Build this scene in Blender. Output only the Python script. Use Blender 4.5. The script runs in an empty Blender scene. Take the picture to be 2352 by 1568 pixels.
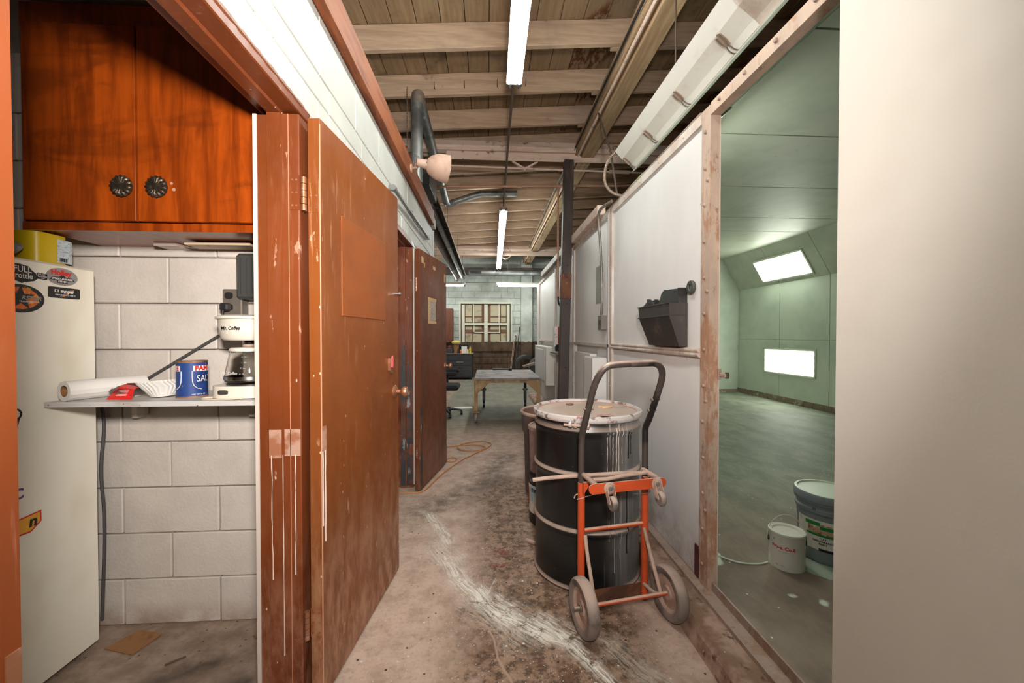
import bpy, bmesh, math, random
from mathutils import Matrix, Vector
random.seed(7)
SC = bpy.context.scene
COL = SC.collection
R = math.radians

# ------------------------------------------------------------------ camera, world, lights, exposure
cam = bpy.data.objects.new('camera', bpy.data.cameras.new('camera'))
COL.objects.link(cam)
cam.data.sensor_width = 36.0
cam.data.lens = 14.0
cam.data.clip_start = 0.02
cam.location = (0, 0, 1.28)
cam.rotation_euler = (R(90 - 0.85), 0, -math.atan(55 / 915))
SC.camera = cam
SC.cycles.max_bounces = 6
SC.cycles.diffuse_bounces = 3
SC.cycles.glossy_bounces = 2
SC.cycles.transmission_bounces = 6
SC.cycles.use_adaptive_sampling = True
SC.cycles.adaptive_threshold = 0.04
SC.view_settings.view_transform = 'Standard'
SC.view_settings.look = 'None'
SC.view_settings.exposure = 0.36
SC.view_settings.gamma = 1.0
SC.view_settings.use_curve_mapping = False
world = bpy.data.worlds.new('world'); SC.world = world
world.use_nodes = True
world.node_tree.nodes['Background'].inputs[0].default_value = (0.8, 0.9, 1.0, 1)
world.node_tree.nodes['Background'].inputs[1].default_value = 0.05

def lamp(name, kind, loc, energy, color=(1, 1, 1), size=0.1, size_y=None, rot=(0, 0, 0)):
    d = bpy.data.lights.new(name, kind); d.energy = energy; d.color = color
    if kind == 'AREA':
        d.size = size
        if size_y: d.shape = 'RECTANGLE'; d.size_y = size_y
    elif kind in ('POINT', 'SPOT'):
        d.shadow_soft_size = size
    o = bpy.data.objects.new(name, d); COL.objects.link(o); o.location = loc; o.rotation_euler = rot
    return o
FLASH = 36.0
TUBE = 42.0
BOOTH = 15.0
# the photographer's flash, held just above the camera
fl = lamp('camera_flash', 'AREA', (0.10, -0.18, 1.66), FLASH, (1.0, 0.94, 0.88), 0.22)
fl.data.shape = 'DISK'
fl.data.spread = R(124)
fl.rotation_euler = Vector((-.30, 1.0, .06)).to_track_quat('-Z', 'Y').to_euler()

# ------------------------------------------------------------------ helpers
def lin(c):
    r = []
    for v in c:
        v = v / 255.0
        r.append(v / 12.92 if v <= 0.04045 else ((v + 0.055) / 1.055) ** 2.4)
    return (*r, 1.0)

class NT:
    def __init__(s, name):
        s.m = bpy.data.materials.new(name); s.m.use_nodes = True
        s.t = s.m.node_tree; s.n = s.t.nodes; s.l = s.t.links
        s.b = s.n['Principled BSDF']
        s._pos = None
    def new(s, t, **k):
        n = s.n.new(t)
        for a, v in k.items(): setattr(n, a, v)
        return n
    def put(s, sock, v):
        if hasattr(v, 'is_output'): s.l.new(v, sock)
        else: sock.default_value = v
    def geo(s):
        if s._pos is None: s._pos = s.new('ShaderNodeNewGeometry')
        return s._pos
    def pos(s): return s.geo().outputs['Position']
    def math(s, op, a, b=0.0, c=None, clamp=False):
        n = s.new('ShaderNodeMath', operation=op); n.use_clamp = clamp
        s.put(n.inputs[0], a); s.put(n.inputs[1], b)
        if c is not None: s.put(n.inputs[2], c)
        return n.outputs[0]
    def vmath(s, op, a, b=(0, 0, 0), out=0):
        n = s.new('ShaderNodeVectorMath', operation=op)
        s.put(n.inputs[0], a)
        if op == 'SCALE': s.put(n.inputs[3], b)
        else: s.put(n.inputs[1], b)
        return n.outputs['Value' if op in ('LENGTH', 'DOT_PRODUCT', 'DISTANCE') else 'Vector']
    def scale(s, v, st): return s.vmath('MULTIPLY', v, st)
    def noise(s, scale, v=None, detail=4, rough=.6, dist=0.0):
        n = s.new('ShaderNodeTexNoise'); s.put(n.inputs['Vector'], v if v is not None else s.pos())
        n.inputs['Scale'].default_value = scale; n.inputs['Detail'].default_value = detail
        n.inputs['Roughness'].default_value = rough; n.inputs['Distortion'].default_value = dist
        return n.outputs['Fac']
    def vor(s, scale, v=None):
        n = s.new('ShaderNodeTexVoronoi'); s.put(n.inputs['Vector'], v if v is not None else s.pos())
        n.inputs['Scale'].default_value = scale
        return n
    def ramp(s, v, lo, hi, a=0.0, b=1.0, smooth=True):
        n = s.new('ShaderNodeMapRange'); n.clamp = True
        if smooth: n.interpolation_type = 'SMOOTHSTEP'
        s.put(n.inputs[0], v); s.put(n.inputs[1], lo); s.put(n.inputs[2], hi); s.put(n.inputs[3], a); s.put(n.inputs[4], b)
        return n.outputs[0]
    def mix(s, f, a, b):
        n = s.new('ShaderNodeMix', data_type='RGBA')
        s.put(n.inputs[0], f); s.put(n.inputs[6], a); s.put(n.inputs[7], b)
        return n.outputs[2]
    def xyz(s, v=None):
        n = s.new('ShaderNodeSeparateXYZ'); s.put(n.inputs[0], v if v is not None else s.pos())
        return n.outputs
    def speck(s, scale, r, dens, v=None):
        vo = s.vor(scale, v)
        d = s.ramp(vo.outputs['Distance'], r, r * .6)
        c = s.xyz(vo.outputs['Color'])[0]
        return s.math('MULTIPLY', d, s.math('LESS_THAN', c, dens))
    def bump(s, h, strength, dist=.01):
        n = s.new('ShaderNodeBump'); n.inputs['Strength'].default_value = strength; n.inputs['Distance'].default_value = dist
        s.put(n.inputs['Height'], h); s.l.new(n.outputs[0], s.b.inputs['Normal'])
    def done(s, col, rough=.6, metal=0.0, spec=.5):
        s.put(s.b.inputs['Base Color'], col); s.put(s.b.inputs['Roughness'], rough); s.put(s.b.inputs['Metallic'], metal)
        s.b.inputs['Specular IOR Level'].default_value = spec
        return s.m

def M(name, col, rough=.6, metal=0.0, var=(), bump=None, spec=.5, dust=None):
    """flat colour + noise blends: var = (colour, scale, lo, hi, stretch or None, strength)"""
    s = NT(name); c = lin(col)
    for v in var:
        cc, sc, lo, hi = v[:4]; st = v[4] if len(v) > 4 else None; k = v[5] if len(v) > 5 else 1.0
        if sc < 0:
            f = s.speck(-sc, lo, hi, s.scale(s.pos(), st) if st else None)
        else:
            f = s.ramp(s.noise(sc, s.scale(s.pos(), st) if st else None, 3, .65), lo, hi, 0, k)
        c = s.mix(f, c, lin(cc))
    if dust:
        nz = s.xyz(s.geo().outputs['Normal'])[2]
        f = s.math('MULTIPLY', s.ramp(nz, .15, .75), s.ramp(s.noise(14, None, 4), .2, .55, .45, 1.0))
        c = s.mix(f, c, lin(dust))
    if bump: s.bump(s.noise(bump[0], None, 3), bump[1], bump[2] if len(bump) > 2 else .004)
    return s.done(c, rough, metal, spec)

def emit(name, col, strength):
    m = bpy.data.materials.new(name); m.use_nodes = True
    b = m.node_tree.nodes['Principled BSDF']
    b.inputs['Base Color'].default_value = (.8, .8, .8, 1)
    b.inputs['Emission Color'].default_value = lin(col); b.inputs['Emission Strength'].default_value = strength
    return m

WM = {}                        # world matrices by object name
def _link(o, parent, world):
    COL.objects.link(o); WM[o.name] = world
    if parent is not None:
        o.parent = parent
        o.matrix_local = WM[parent.name].inverted() @ world
    else:
        o.matrix_world = world
    return o
def tag(o, label=None, cat=None, group=None, kind=None):
    if label: o['label'] = label
    if cat: o['category'] = cat
    if group: o['group'] = group
    if kind: o['kind'] = kind
    return o
def T(name, loc, label, cat=None, group=None, kind=None, rz=0.0):
    o = bpy.data.objects.new(name, None); o.empty_display_size = .05
    _link(o, None, Matrix.Translation(loc) @ Matrix.Rotation(rz, 4, 'Z'))
    return tag(o, label, cat, group, kind)
def inst(name, me, loc, parent=None, rot=None):
    o = bpy.data.objects.new(name, me)
    return _link(o, parent, Matrix.Translation(loc) @ (rot.to_4x4() if rot is not None else Matrix.Identity(4)))

def frame_of(d):
    d = Vector(d).normalized()
    up = Vector((0, 0, 1)) if abs(d.z) < .9 else Vector((1, 0, 0))
    a = up.cross(d).normalized(); b = d.cross(a)
    return a, b, d

class G:
    def __init__(s): s.v = []; s.f = []
    def add(s, vs, fs):
        k = len(s.v); s.v += [tuple(p) for p in vs]; s.f += [tuple(i + k for i in q) for q in fs]; return s
    def box(s, x0, y0, z0, x1, y1, z1, mat=None, bev=0.0):
        x0, x1 = min(x0, x1), max(x0, x1); y0, y1 = min(y0, y1), max(y0, y1); z0, z1 = min(z0, z1), max(z0, z1)
        if bev > 0:
            bm = bmesh.new(); bmesh.ops.create_cube(bm, size=1)
            for v in bm.verts:
                v.co = ((x0 + x1) / 2 + v.co.x * (x1 - x0), (y0 + y1) / 2 + v.co.y * (y1 - y0), (z0 + z1) / 2 + v.co.z * (z1 - z0))
            bmesh.ops.bevel(bm, geom=bm.edges[:], offset=min(bev, (x1 - x0) * .45, (y1 - y0) * .45, (z1 - z0) * .45), segments=1, affect='EDGES')
            bm.verts.index_update()
            vs = [v.co.copy() for v in bm.verts]; fs = [[v.index for v in f.verts] for f in bm.faces]; bm.free()
        else:
            vs = [Vector(p) for p in ((x0, y0, z0), (x1, y0, z0), (x1, y1, z0), (x0, y1, z0), (x0, y0, z1), (x1, y0, z1), (x1, y1, z1), (x0, y1, z1))]
            fs = [(0, 3, 2, 1), (4, 5, 6, 7), (0, 1, 5, 4), (1, 2, 6, 5), (2, 3, 7, 6), (3, 0, 4, 7)]
        if mat is not None: vs = [mat @ Vector(p) for p in vs]
        return s.add(vs, fs)
    def cyl(s, p0, p1, r0, r1=None, n=16, cap=True):
        r1 = r0 if r1 is None else r1
        p0 = Vector(p0); p1 = Vector(p1); a, b, d = frame_of(p1 - p0)
        vs = []
        for p, r in ((p0, r0), (p1, r1)):
            for i in range(n):
                t = 2 * math.pi * i / n; vs.append(p + (a * math.cos(t) + b * math.sin(t)) * r)
        fs = [(i, (i + 1) % n, n + (i + 1) % n, n + i) for i in range(n)]
        if cap: fs += [tuple(range(n - 1, -1, -1)), tuple(range(n, 2 * n))]
        return s.add(vs, fs)
    def tube(s, pts, r, n=10, closed=False):
        pts = [Vector(p) for p in pts]; m = len(pts)
        rr = r if isinstance(r, (list, tuple)) else [r] * m
        a = None; rings = []
        for i, p in enumerate(pts):
            if closed: d = pts[(i + 1) % m] - pts[i - 1]
            else: d = pts[min(i + 1, m - 1)] - pts[max(i - 1, 0)]
            d.normalize()
            if a is None: a, b, _ = frame_of(d)
            else:
                a = (a - d * a.dot(d)); a = a.normalized() if a.length > 1e-6 else frame_of(d)[0]; b = d.cross(a)
            rings.append([p + (a * math.cos(2 * math.pi * k / n) + b * math.sin(2 * math.pi * k / n)) * rr[i] for k in range(n)])
        vs = [q for g in rings for q in g]; fs = []
        for i in range(m if closed else m - 1):
            j = (i + 1) % m
            fs += [(i * n + k, i * n + (k + 1) % n, j * n + (k + 1) % n, j * n + k) for k in range(n)]
        if not closed: fs += [tuple(range(n - 1, -1, -1)), tuple(range((m - 1) * n, m * n))]
        return s.add(vs, fs)
    def lathe(s, prof, c=(0, 0, 0), n=32, mat=None, sx=1.0, sy=1.0, cap=False):
        m = len(prof); vs = []
        for r, z in prof:
            for k in range(n):
                t = 2 * math.pi * k / n; vs.append(Vector((c[0] + r * math.cos(t) * sx, c[1] + r * math.sin(t) * sy, c[2] + z)))
        fs = []
        for i in range(m - 1):
            fs += [(i * n + k, i * n + (k + 1) % n, (i + 1) * n + (k + 1) % n, (i + 1) * n + k) for k in range(n)]
        if cap and prof[0][0] > 1e-6: fs.append(tuple(range(n - 1, -1, -1)))
        if cap and prof[-1][0] > 1e-6: fs.append(tuple(range((m - 1) * n, m * n)))
        if mat is not None: vs = [mat @ v for v in vs]
        return s.add(vs, fs)
    def prism(s, poly, axis, a, b, mat=None):
        """extrude a polygon: axis 0: poly=(y,z), 1: poly=(x,z), 2: poly=(x,y)"""
        n = len(poly); vs = []
        for t in (a, b):
            for p, q in poly:
                vs.append(Vector((t, p, q) if axis == 0 else (p, t, q) if axis == 1 else (p, q, t)))
        ar = sum(poly[i][0] * poly[(i + 1) % n][1] - poly[(i + 1) % n][0] * poly[i][1] for i in range(n))
        fs = [(i, (i + 1) % n, n + (i + 1) % n, n + i) for i in range(n)] + [tuple(range(n - 1, -1, -1)), tuple(range(n, 2 * n))]
        flip = (ar < 0) != (axis == 1) if (b > a) else (ar < 0) == (axis == 1)
        if flip: fs = [tuple(reversed(f)) for f in fs]
        if mat is not None: vs = [mat @ v for v in vs]
        return s.add(vs, fs)
    def xf(s, m): s.v = [tuple(m @ Vector(p)) for p in s.v]; return s
    def mesh(s, name, mat, smooth=None):
        me = bpy.data.meshes.new(name); me.from_pydata(s.v, [], s.f)
        if isinstance(mat, bpy.types.Material): me.materials.append(mat)
        bm = bmesh.new(); bm.from_mesh(me); bmesh.ops.recalc_face_normals(bm, faces=bm.faces[:]); bm.to_mesh(me); bm.free()
        if smooth:
            me.shade_smooth(); me.set_sharp_from_angle(angle=R(smooth))
        return me
    def obj(s, name, mat, parent=None, smooth=None, label=None, cat=None, group=None, kind=None):
        xs = [p[0] for p in s.v]; ys = [p[1] for p in s.v]; zs = [p[2] for p in s.v]
        o0 = Vector(((min(xs) + max(xs)) / 2, (min(ys) + max(ys)) / 2, min(zs)))
        s.v = [(p[0] - o0.x, p[1] - o0.y, p[2] - o0.z) for p in s.v]
        o = bpy.data.objects.new(name, s.mesh(name, mat, smooth))
        _link(o, parent, Matrix.Translation(o0))
        return tag(o, label, cat, group, kind)

def rbox(cx, cy, z0, sx, sy, sz, rz, bev=0.0):
    """box on z0 centred at cx,cy rotated rz"""
    return G().box(-sx / 2, -sy / 2, 0, sx / 2, sy / 2, sz, Matrix.Translation((cx, cy, z0)) @ Matrix.Rotation(rz, 4, 'Z'), bev)

def text(body, size, mat, parent, mat4, wrap=None, shear=0.0, sx=1.0, align='CENTER', ext=.0002, name='lettering', off=0.0):
    cu = bpy.data.curves.new('t', 'FONT'); cu.body = body; cu.size = size; cu.align_x = align; cu.align_y = 'CENTER'
    cu.extrude = ext; cu.resolution_u = 3; cu.shear = shear; cu.offset = off
    tmp = bpy.data.objects.new('t', cu); COL.objects.link(tmp)
    dg = bpy.context.evaluated_depsgraph_get()
    me = bpy.data.meshes.new_from_object(tmp.evaluated_get(dg))
    bpy.data.objects.remove(tmp); bpy.data.curves.remove(cu)
    me.name = name; me.materials.clear(); me.materials.append(mat)
    for v in me.vertices:
        x, y, z = v.co; x *= sx
        if wrap:
            a = x / wrap; r = wrap + z
            v.co = (r * math.sin(a), y, r * math.cos(a) - wrap)
        else: v.co = (x, y, z)
    o = bpy.data.objects.new(name, me)
    return _link(o, parent, mat4)

def arc(c, r, a0, a1, n, ax=(1, 0, 0), ay=(0, 0, 1)):
    c = Vector(c); ax = Vector(ax); ay = Vector(ay)
    return [c + (ax * math.cos(R(a0 + (a1 - a0) * i / n)) + ay * math.sin(R(a0 + (a1 - a0) * i / n))) * r for i in range(n + 1)]
def smoothpath(pts, it=2):
    p = [Vector(q) for q in pts]
    for _ in range(it):
        q = [p[0]]
        for a, b in zip(p, p[1:]): q += [a * .75 + b * .25, a * .25 + b * .75]
        p = q + [p[-1]]
    return p
# orientation of flat print: columns right, up, normal
def face_mat(loc, right, up):
    r = Vector(right).normalized(); u = Vector(up).normalized(); n = r.cross(u)
    m = Matrix((r, u, n)).transposed().to_4x4(); m.translation = loc
    return m
# ------------------------------------------------------------------ materials
def mat_floor():
    s = NT('concrete_floor')
    P = s.pos(); x, y, z = s.xyz()
    warp = s.new('ShaderNodeTexNoise'); s.put(warp.inputs['Vector'], P); warp.inputs['Scale'].default_value = 5; warp.inputs['Detail'].default_value = 5
    off = s.vmath('SUBTRACT', warp.outputs['Color'], (.5, .5, .5))
    Pw = s.vmath('ADD', P, s.vmath('MULTIPLY', off, (.22, .22, 0)))
    Pf = s.vmath('ADD', P, s.vmath('MULTIPLY', off, (.06, .06, 0)))
    n1 = s.noise(2.2, None, 6, .65); n2 = s.noise(9, None, 6, .7); n3 = s.noise(40, None, 4, .7)
    dust = s.mix(s.ramp(n2, .35, .7), lin((200, 174, 158)), lin((172, 147, 132)))
    dust = s.mix(s.ramp(n3, .5, .75, 0, .5), dust, lin((128, 106, 92)))
    worn = s.mix(s.ramp(n2, .38, .60), lin((112, 84, 62)), lin((160, 132, 112)))
    worn = s.mix(s.ramp(s.noise(22, None, 8, .8), .47, .58, 0, .85), worn, lin((72, 54, 41)))
    # the walked-on strip: worn brown concrete
    def segd(a, b, w, soft, Q):
        a = Vector((*a, 0)); b = Vector((*b, 0)); ba = b - a
        pa = s.vmath('SUBTRACT', Q, tuple(a))
        t = s.math('DIVIDE', s.vmath('DOT_PRODUCT', pa, tuple(ba)), ba.length_squared, clamp=True)
        d = s.vmath('LENGTH', s.vmath('SUBTRACT', pa, s.vmath('SCALE', tuple(ba), t)))
        return s.ramp(d, w + soft, w - soft), pa, ba
    def mx(l):
        o = l[0]
        for q in l[1:]: o = s.math('MAXIMUM', o, q)
        return o
    wm = mx([segd((.30, .2), (.32, 1.75), .36, .12, Pw)[0], segd((.25, 2.0), (.18, 3.3), .30, .16, Pw)[0], segd((.1, 1.2), (.1, 1.8), .25, .12, Pw)[0]])
    wm = s.math('MULTIPLY', wm, s.ramp(s.noise(6, None, 6, .75), .3, .5, .35, 1))
    c = s.mix(wm, dust, worn)
    # the workshop beyond: smoother grey-green concrete
    far = s.mix(s.ramp(n1, .3, .7), lin((140, 137, 122)), lin((116, 111, 98)))
    c = s.mix(s.ramp(y, 4.4, 6.6), c, far)
    # dark smears by the second door and in the wash-up room
    dk = mx([segd((-.5, 2.9), (.1, 3.6), .10, .14, Pw)[0], segd((.0, 3.6), (.2, 4.2), .12, .16, Pw)[0]])
    c = s.mix(s.math('MULTIPLY', dk, s.ramp(n2, .3, .6, .2, .75)), c, lin((84, 74, 66)))
    kit = s.ramp(x, -.70, -.80)
    kc = s.mix(s.ramp(n2, .3, .65), lin((172, 152, 136)), lin((138, 118, 102)))
    kd = mx([segd((-1.35, 1.45), (-1.1, 1.6), .03, .05, Pw)[0], segd((-1.3, 1.3), (-.9, 1.5), .03, .05, Pw)[0]])
    kc = s.mix(s.math('MULTIPLY', kd, .8), kc, lin((66, 56, 48)))
    kc = s.mix(s.speck(40, .18, .25), kc, lin((80, 68, 58)))
    c = s.mix(kit, c, kc)
    # flecks of paint
    near = s.math('MULTIPLY', s.ramp(y, 4.6, 3.4), s.ramp(x, -.62, -.55))
    c = s.mix(s.math('MULTIPLY', near, s.speck(80, .24, .24)), c, lin((200, 190, 178)))
    c = s.mix(s.math('MULTIPLY', near, s.speck(28, .17, .10)), c, lin((214, 208, 198)))
    c = s.mix(s.math('MULTIPLY', near, s.speck(33, .2, .09, s.vmath('ADD', P, (3, 7, 0)))), c, lin((62, 48, 40)))
    c = s.mix(s.math('MULTIPLY', near, s.speck(12, .09, .12, s.vmath('ADD', P, (1, 2, 0)))), c, lin((120, 88, 50)))
    # spilled white paint, dragged across the floor
    sw = [((-.50, 2.92), (-.40, 2.86), .02, .4), ((-.42, 2.86), (-.24, 2.48), .028, .75), ((-.30, 2.40), (-.22, 2.28), .06, .5), ((-.24, 2.30), (-.14, 2.07), .030, .9), ((-.15, 2.08), (-.03, 1.92), .040, 1.0), ((-.06, 1.98), (.09, 1.77), .045, 1.0), ((.05, 1.95), (.12, 1.86), .012, .7),
          ((.07, 1.80), (.24, 1.68), .040, 1.0), ((.2, 1.70), (.32, 1.62), .02, .9), ((.24, 1.74), (.33, 1.66), .05, .85), ((.30, 1.68), (.40, 1.52), .030, 1.0), ((.39, 1.53), (.52, 1.32), .022, 1.0), ((-.03, 1.90), (.14, 1.72), .08, .45), ((.04, 2.08), (.01, 1.98), .006, .6), ((.58, 1.52), (.66, 1.42), .02, .35), ((.50, 1.60), (.62, 1.42), .04, .3)]
    mask = None
    for a, b, w, k in sw:
        w *= 1.25
        m, pa, ba = segd(a, b, w, w * .75, Pf)
        u = ba.normalized(); across = s.vmath('DOT_PRODUCT', pa, (-u.y, u.x, 0)); along = s.vmath('DOT_PRODUCT', pa, tuple(u))
        cv = s.new('ShaderNodeCombineXYZ'); s.put(cv.inputs[0], s.math('MULTIPLY', along, 7)); s.put(cv.inputs[1], s.math('MULTIPLY', across, 75))
        st = s.ramp(s.noise(1.0, cv.outputs[0], 2, .7), .36, .60)
        mm = s.math('MULTIPLY', s.math('MULTIPLY', m, st), k)
        mask = mm if mask is None else s.math('MAXIMUM', mask, mm)
    mask = s.math('MULTIPLY', mask, s.ramp(s.noise(16, None, 6, .8), .36, .50))
    spat = mx([segd((-.2, 2.25), (.1, 1.75), .12, .10, Pw)[0], segd((.1, 1.75), (.5, 1.35), .13, .10, Pw)[0]])
    mask = s.math('MAXIMUM', mask, s.math('MULTIPLY', spat, s.speck(110, .26, .22)))
    c = s.mix(mask, c, lin((236, 231, 220)))
    red = s.math('MULTIPLY', mx([segd((.02, 2.19), (.09, 2.19), .012, .01, Pf)[0], segd((.05, 2.35), (.1, 2.32), .02, .03, Pf)[0]]), s.ramp(n3, .4, .55))
    c = s.mix(red, c, lin((120, 40, 42)))
    ck = [(-.19, 1.905), (-.085, 1.865), (-.045, 1.80), (.0, 1.71), (.06, 1.53), (.10, 1.40), (.12, 1.2)]
    crack = mx([segd(a, b, .005, .003, Pf)[0] for a, b in zip(ck, ck[1:])])
    c = s.mix(s.math('MULTIPLY', crack, .8), c, lin((176, 150, 132)))
    h = s.math('ADD', s.math('MULTIPLY', n3, .4), s.math('MULTIPLY', n2, .6))
    s.bump(h, .35, .006)
    return s.done(c, s.ramp(n2, .3, .7, .55, .85), 0, .3)

def mat_boothfloor():
    s = NT('booth_floor_concrete'); x, y, z = s.xyz(); P = s.pos()
    n2 = s.noise(5, s.scale(P, (1, .5, 1)), 6, .7)
    near = s.mix(s.ramp(n2, .3, .65), lin((138, 122, 108)), lin((112, 98, 86)))
    far = s.mix(s.ramp(n2, .35, .65), lin((132, 136, 120)), lin((100, 108, 95)))
    c = s.mix(s.ramp(y, 2.2, 3.6), near, far)
    c = s.mix(s.speck(26, .16, .10), c, lin((206, 208, 196)))
    w = s.noise(7, None, 4, .6)
    def blob(px, py, r, e):
        d = s.vmath('LENGTH', s.vmath('MULTIPLY', s.vmath('SUBTRACT', P, (px, py, .05)), (1, e, 0)))
        return s.ramp(s.math('ADD', d, s.math('MULTIPLY', s.math('SUBTRACT', w, .5), .12)), r + .01, r - .01)
    m = s.math('MAXIMUM', blob(1.20, 2.18, .10, .8), blob(1.43, 1.78, .025, 1))
    m = s.math('MAXIMUM', m, blob(1.54, 1.72, .02, 1))
    c = s.mix(m, c, lin((205, 214, 196)))
    s.bump(s.noise(30, None, 4), .15, .003)
    return s.done(c, .6, 0, .3)

def mat_block(name, a, b, dirt=None):
    s = NT(name)
    c = s.mix(s.ramp(s.noise(3, None, 5, .6), .35, .7), lin(a), lin(b))
    c = s.mix(s.math('MULTIPLY', s.speck(60, .12, .06), .5), c, lin((150, 140, 130)))
    if dirt:
        x, y, z = s.xyz()
        f = s.math('MULTIPLY', s.ramp(z, .12, .0), s.ramp(s.noise(7, None, 5), .3, .65, 0, .7))
        c = s.mix(f, c, lin(dirt))
    h = s.math('ADD', s.noise(85, None, 2, .5), s.math('MULTIPLY', s.noise(18, None, 3), .6))
    s.bump(h, .35, .004)
    return s.done(c, .55, 0, .4)

def mat_farblock():
    s = NT('far_wall_paint'); x, y, z = s.xyz(); P = s.pos()
    up = s.mix(s.ramp(s.noise(2.2, None, 6, .6), .35, .65), lin((206, 210, 202)), lin((172, 176, 168)))
    n = s.noise(3, s.scale(P, (1, 1, .6)), 6, .7)
    lo = s.mix(s.ramp(n, .35, .6), lin((78, 52, 36)), lin((104, 84, 68)))
    lo = s.mix(s.ramp(s.noise(5, None, 5), .55, .7), lo, lin((70, 64, 58)))
    edge = s.math('ADD', 1.09, s.math('MULTIPLY', s.math('SUBTRACT', s.noise(5, s.scale(P, (1, 1, 0)), 4), .5), .12))
    c = s.mix(s.math('LESS_THAN', z, edge), up, lo)
    s.bump(s.noise(40, None, 3), .2, .004)
    return s.done(c, .7, 0, .3)

def mat_brown(name, base, dark, dusty, wear=1.0):
    s = NT(name); P = s.pos(); x, y, z = s.xyz()
    c = s.mix(s.ramp(s.noise(2.5, s.scale(P, (1, 1, .5)), 5, .6), .35, .7), lin(base), lin(dark))
    st = s.noise(1.0, s.scale(P, (55, 55, 4)), 4, .7)
    zone = s.ramp(s.noise(2.2, s.scale(P, (1, 1, .6)), 3), .42, .68)
    c = s.mix(s.math('MULTIPLY', s.math('MULTIPLY', s.ramp(st, .55, .75), zone), .55 * wear), c, lin(dusty))
    f = s.math('MULTIPLY', s.math('ADD', s.math('MULTIPLY', s.ramp(z, .85, .05), .55), .0), s.ramp(s.noise(9, s.scale(P, (2, 2, .8)), 5, .7), .35, .7))
    c = s.mix(s.math('MULTIPLY', f, wear), c, lin(dusty))
    c = s.mix(s.math('MULTIPLY', s.speck(45, .14, .10, s.scale(P, (1, 1, .5))), .8 * wear), c, lin((205, 180, 160)))
    chips = s.math('MULTIPLY', s.ramp(s.noise(26, s.scale(P, (1, 1, .3)), 4, .7), .655, .685), s.ramp(s.noise(3.1, None, 3), .45, .6))
    c = s.mix(s.math('MULTIPLY', chips, .6 * min(wear, 1.0)), c, lin((206, 164, 136)))
    smear = s.math('MULTIPLY', s.ramp(s.noise(1.0, s.scale(P, (14, 14, 1.4)), 6, .75, .6), .54, .78), s.ramp(z, 1.1, 1.75))
    c = s.mix(s.math('MULTIPLY', smear, .28 * wear), c, lin(dusty))
    s.bump(s.noise(60, None, 3), .06, .003)
    return s.done(c, s.ramp(s.noise(6, None, 4), .3, .7, .32, .5), 0, .5)

def mat_plank(name, cols, rough=.8):
    s = NT(name); P = s.pos()
    oi = s.new('ShaderNodeObjectInfo').outputs['Random']
    Q = s.vmath('ADD', P, s.vmath('SCALE', (17.0, 5.0, 3.0), oi))
    g = s.noise(2.0, s.scale(Q, (14, 1.2, 14)), 6, .65)
    c = s.mix(s.ramp(g, .3, .7), lin(cols[0]), lin(cols[1]))
    c = s.mix(s.ramp(oi, 0, 1, 0, .55, False), c, lin(cols[2]))
    c = s.mix(s.math('MULTIPLY', s.ramp(s.noise(1.6, Q, 5, .65), .55, .72), .75), c, lin(cols[3]))
    rot = s.math('MULTIPLY', s.math('MULTIPLY', s.math('GREATER_THAN', oi, .8), s.ramp(s.noise(.9, Q, 2), .50, .58)), s.ramp(s.noise(22, s.scale(Q, (1, .35, 1)), 5, .75), .44, .56))
    c = s.mix(rot, c, lin((92, 52, 30)))
    s.bump(g, .25, .004)
    return s.done(c, rough, 0, .25)

def mat_joist():
    s = NT('joist_wood'); P = s.pos()
    oi = s.new('ShaderNodeObjectInfo').outputs['Random']
    Q = s.vmath('ADD', P, s.vmath('SCALE', (9.0, 5.0, 31.0), oi))
    g = s.noise(2.0, s.scale(Q, (1.2, 14, 16)), 6, .65, .4)
    c = s.mix(s.ramp(g, .3, .7), lin((206, 176, 150)), lin((178, 150, 126)))
    c = s.mix(s.math('MULTIPLY', s.ramp(s.noise(1.5, Q, 5, .6), .5, .72), .65), c, lin((150, 132, 122)))
    c = s.mix(s.math('MULTIPLY', s.ramp(s.noise(3, Q, 6, .75), .62, .72), .6), c, lin((128, 78, 46)))
    s.bump(g, .2, .003)
    return s.done(c, .8, 0, .25)

def mat_cabinet():
    s = NT('varnished_cabinet_wood'); P = s.pos()
    g = s.noise(1.6, s.scale(P, (16, 4, 1.6)), 6, .6, .6)
    c = s.mix(s.ramp(g, .3, .7), lin((164, 70, 14)), lin((116, 45, 8)))
    c = s.mix(s.math('MULTIPLY', s.ramp(s.noise(2.0, s.scale(P, (1.5, 1, 4)), 5, .6, .8), .46, .66), .5), c, lin((78, 30, 8)))
    s.bump(g, .03, .002)
    return s.done(c, .28, 0, .5)

def mat_rust(name, base, rusty, dk, dust, k=1.0):
    s = NT(name); P = s.pos()
    n = s.noise(5, s.scale(P, (1, 1, .45)), 6, .7)
    c = s.mix(s.ramp(n, .35, .6), lin(base), lin(dust))
    c = s.mix(s.math('MULTIPLY', s.ramp(s.noise(9, s.scale(P, (1, 1, .35)), 6, .75), .50, .62), k), c, lin(rusty))
    c = s.mix(s.math('MULTIPLY', s.ramp(s.noise(22, s.scale(P, (1, 1, .5)), 5, .75), .58, .68), .8 * k), c, lin(dk))
    s.bump(s.noise(40, None, 4), .2, .003)
    return s.done(c, .65, .15, .4)

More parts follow.
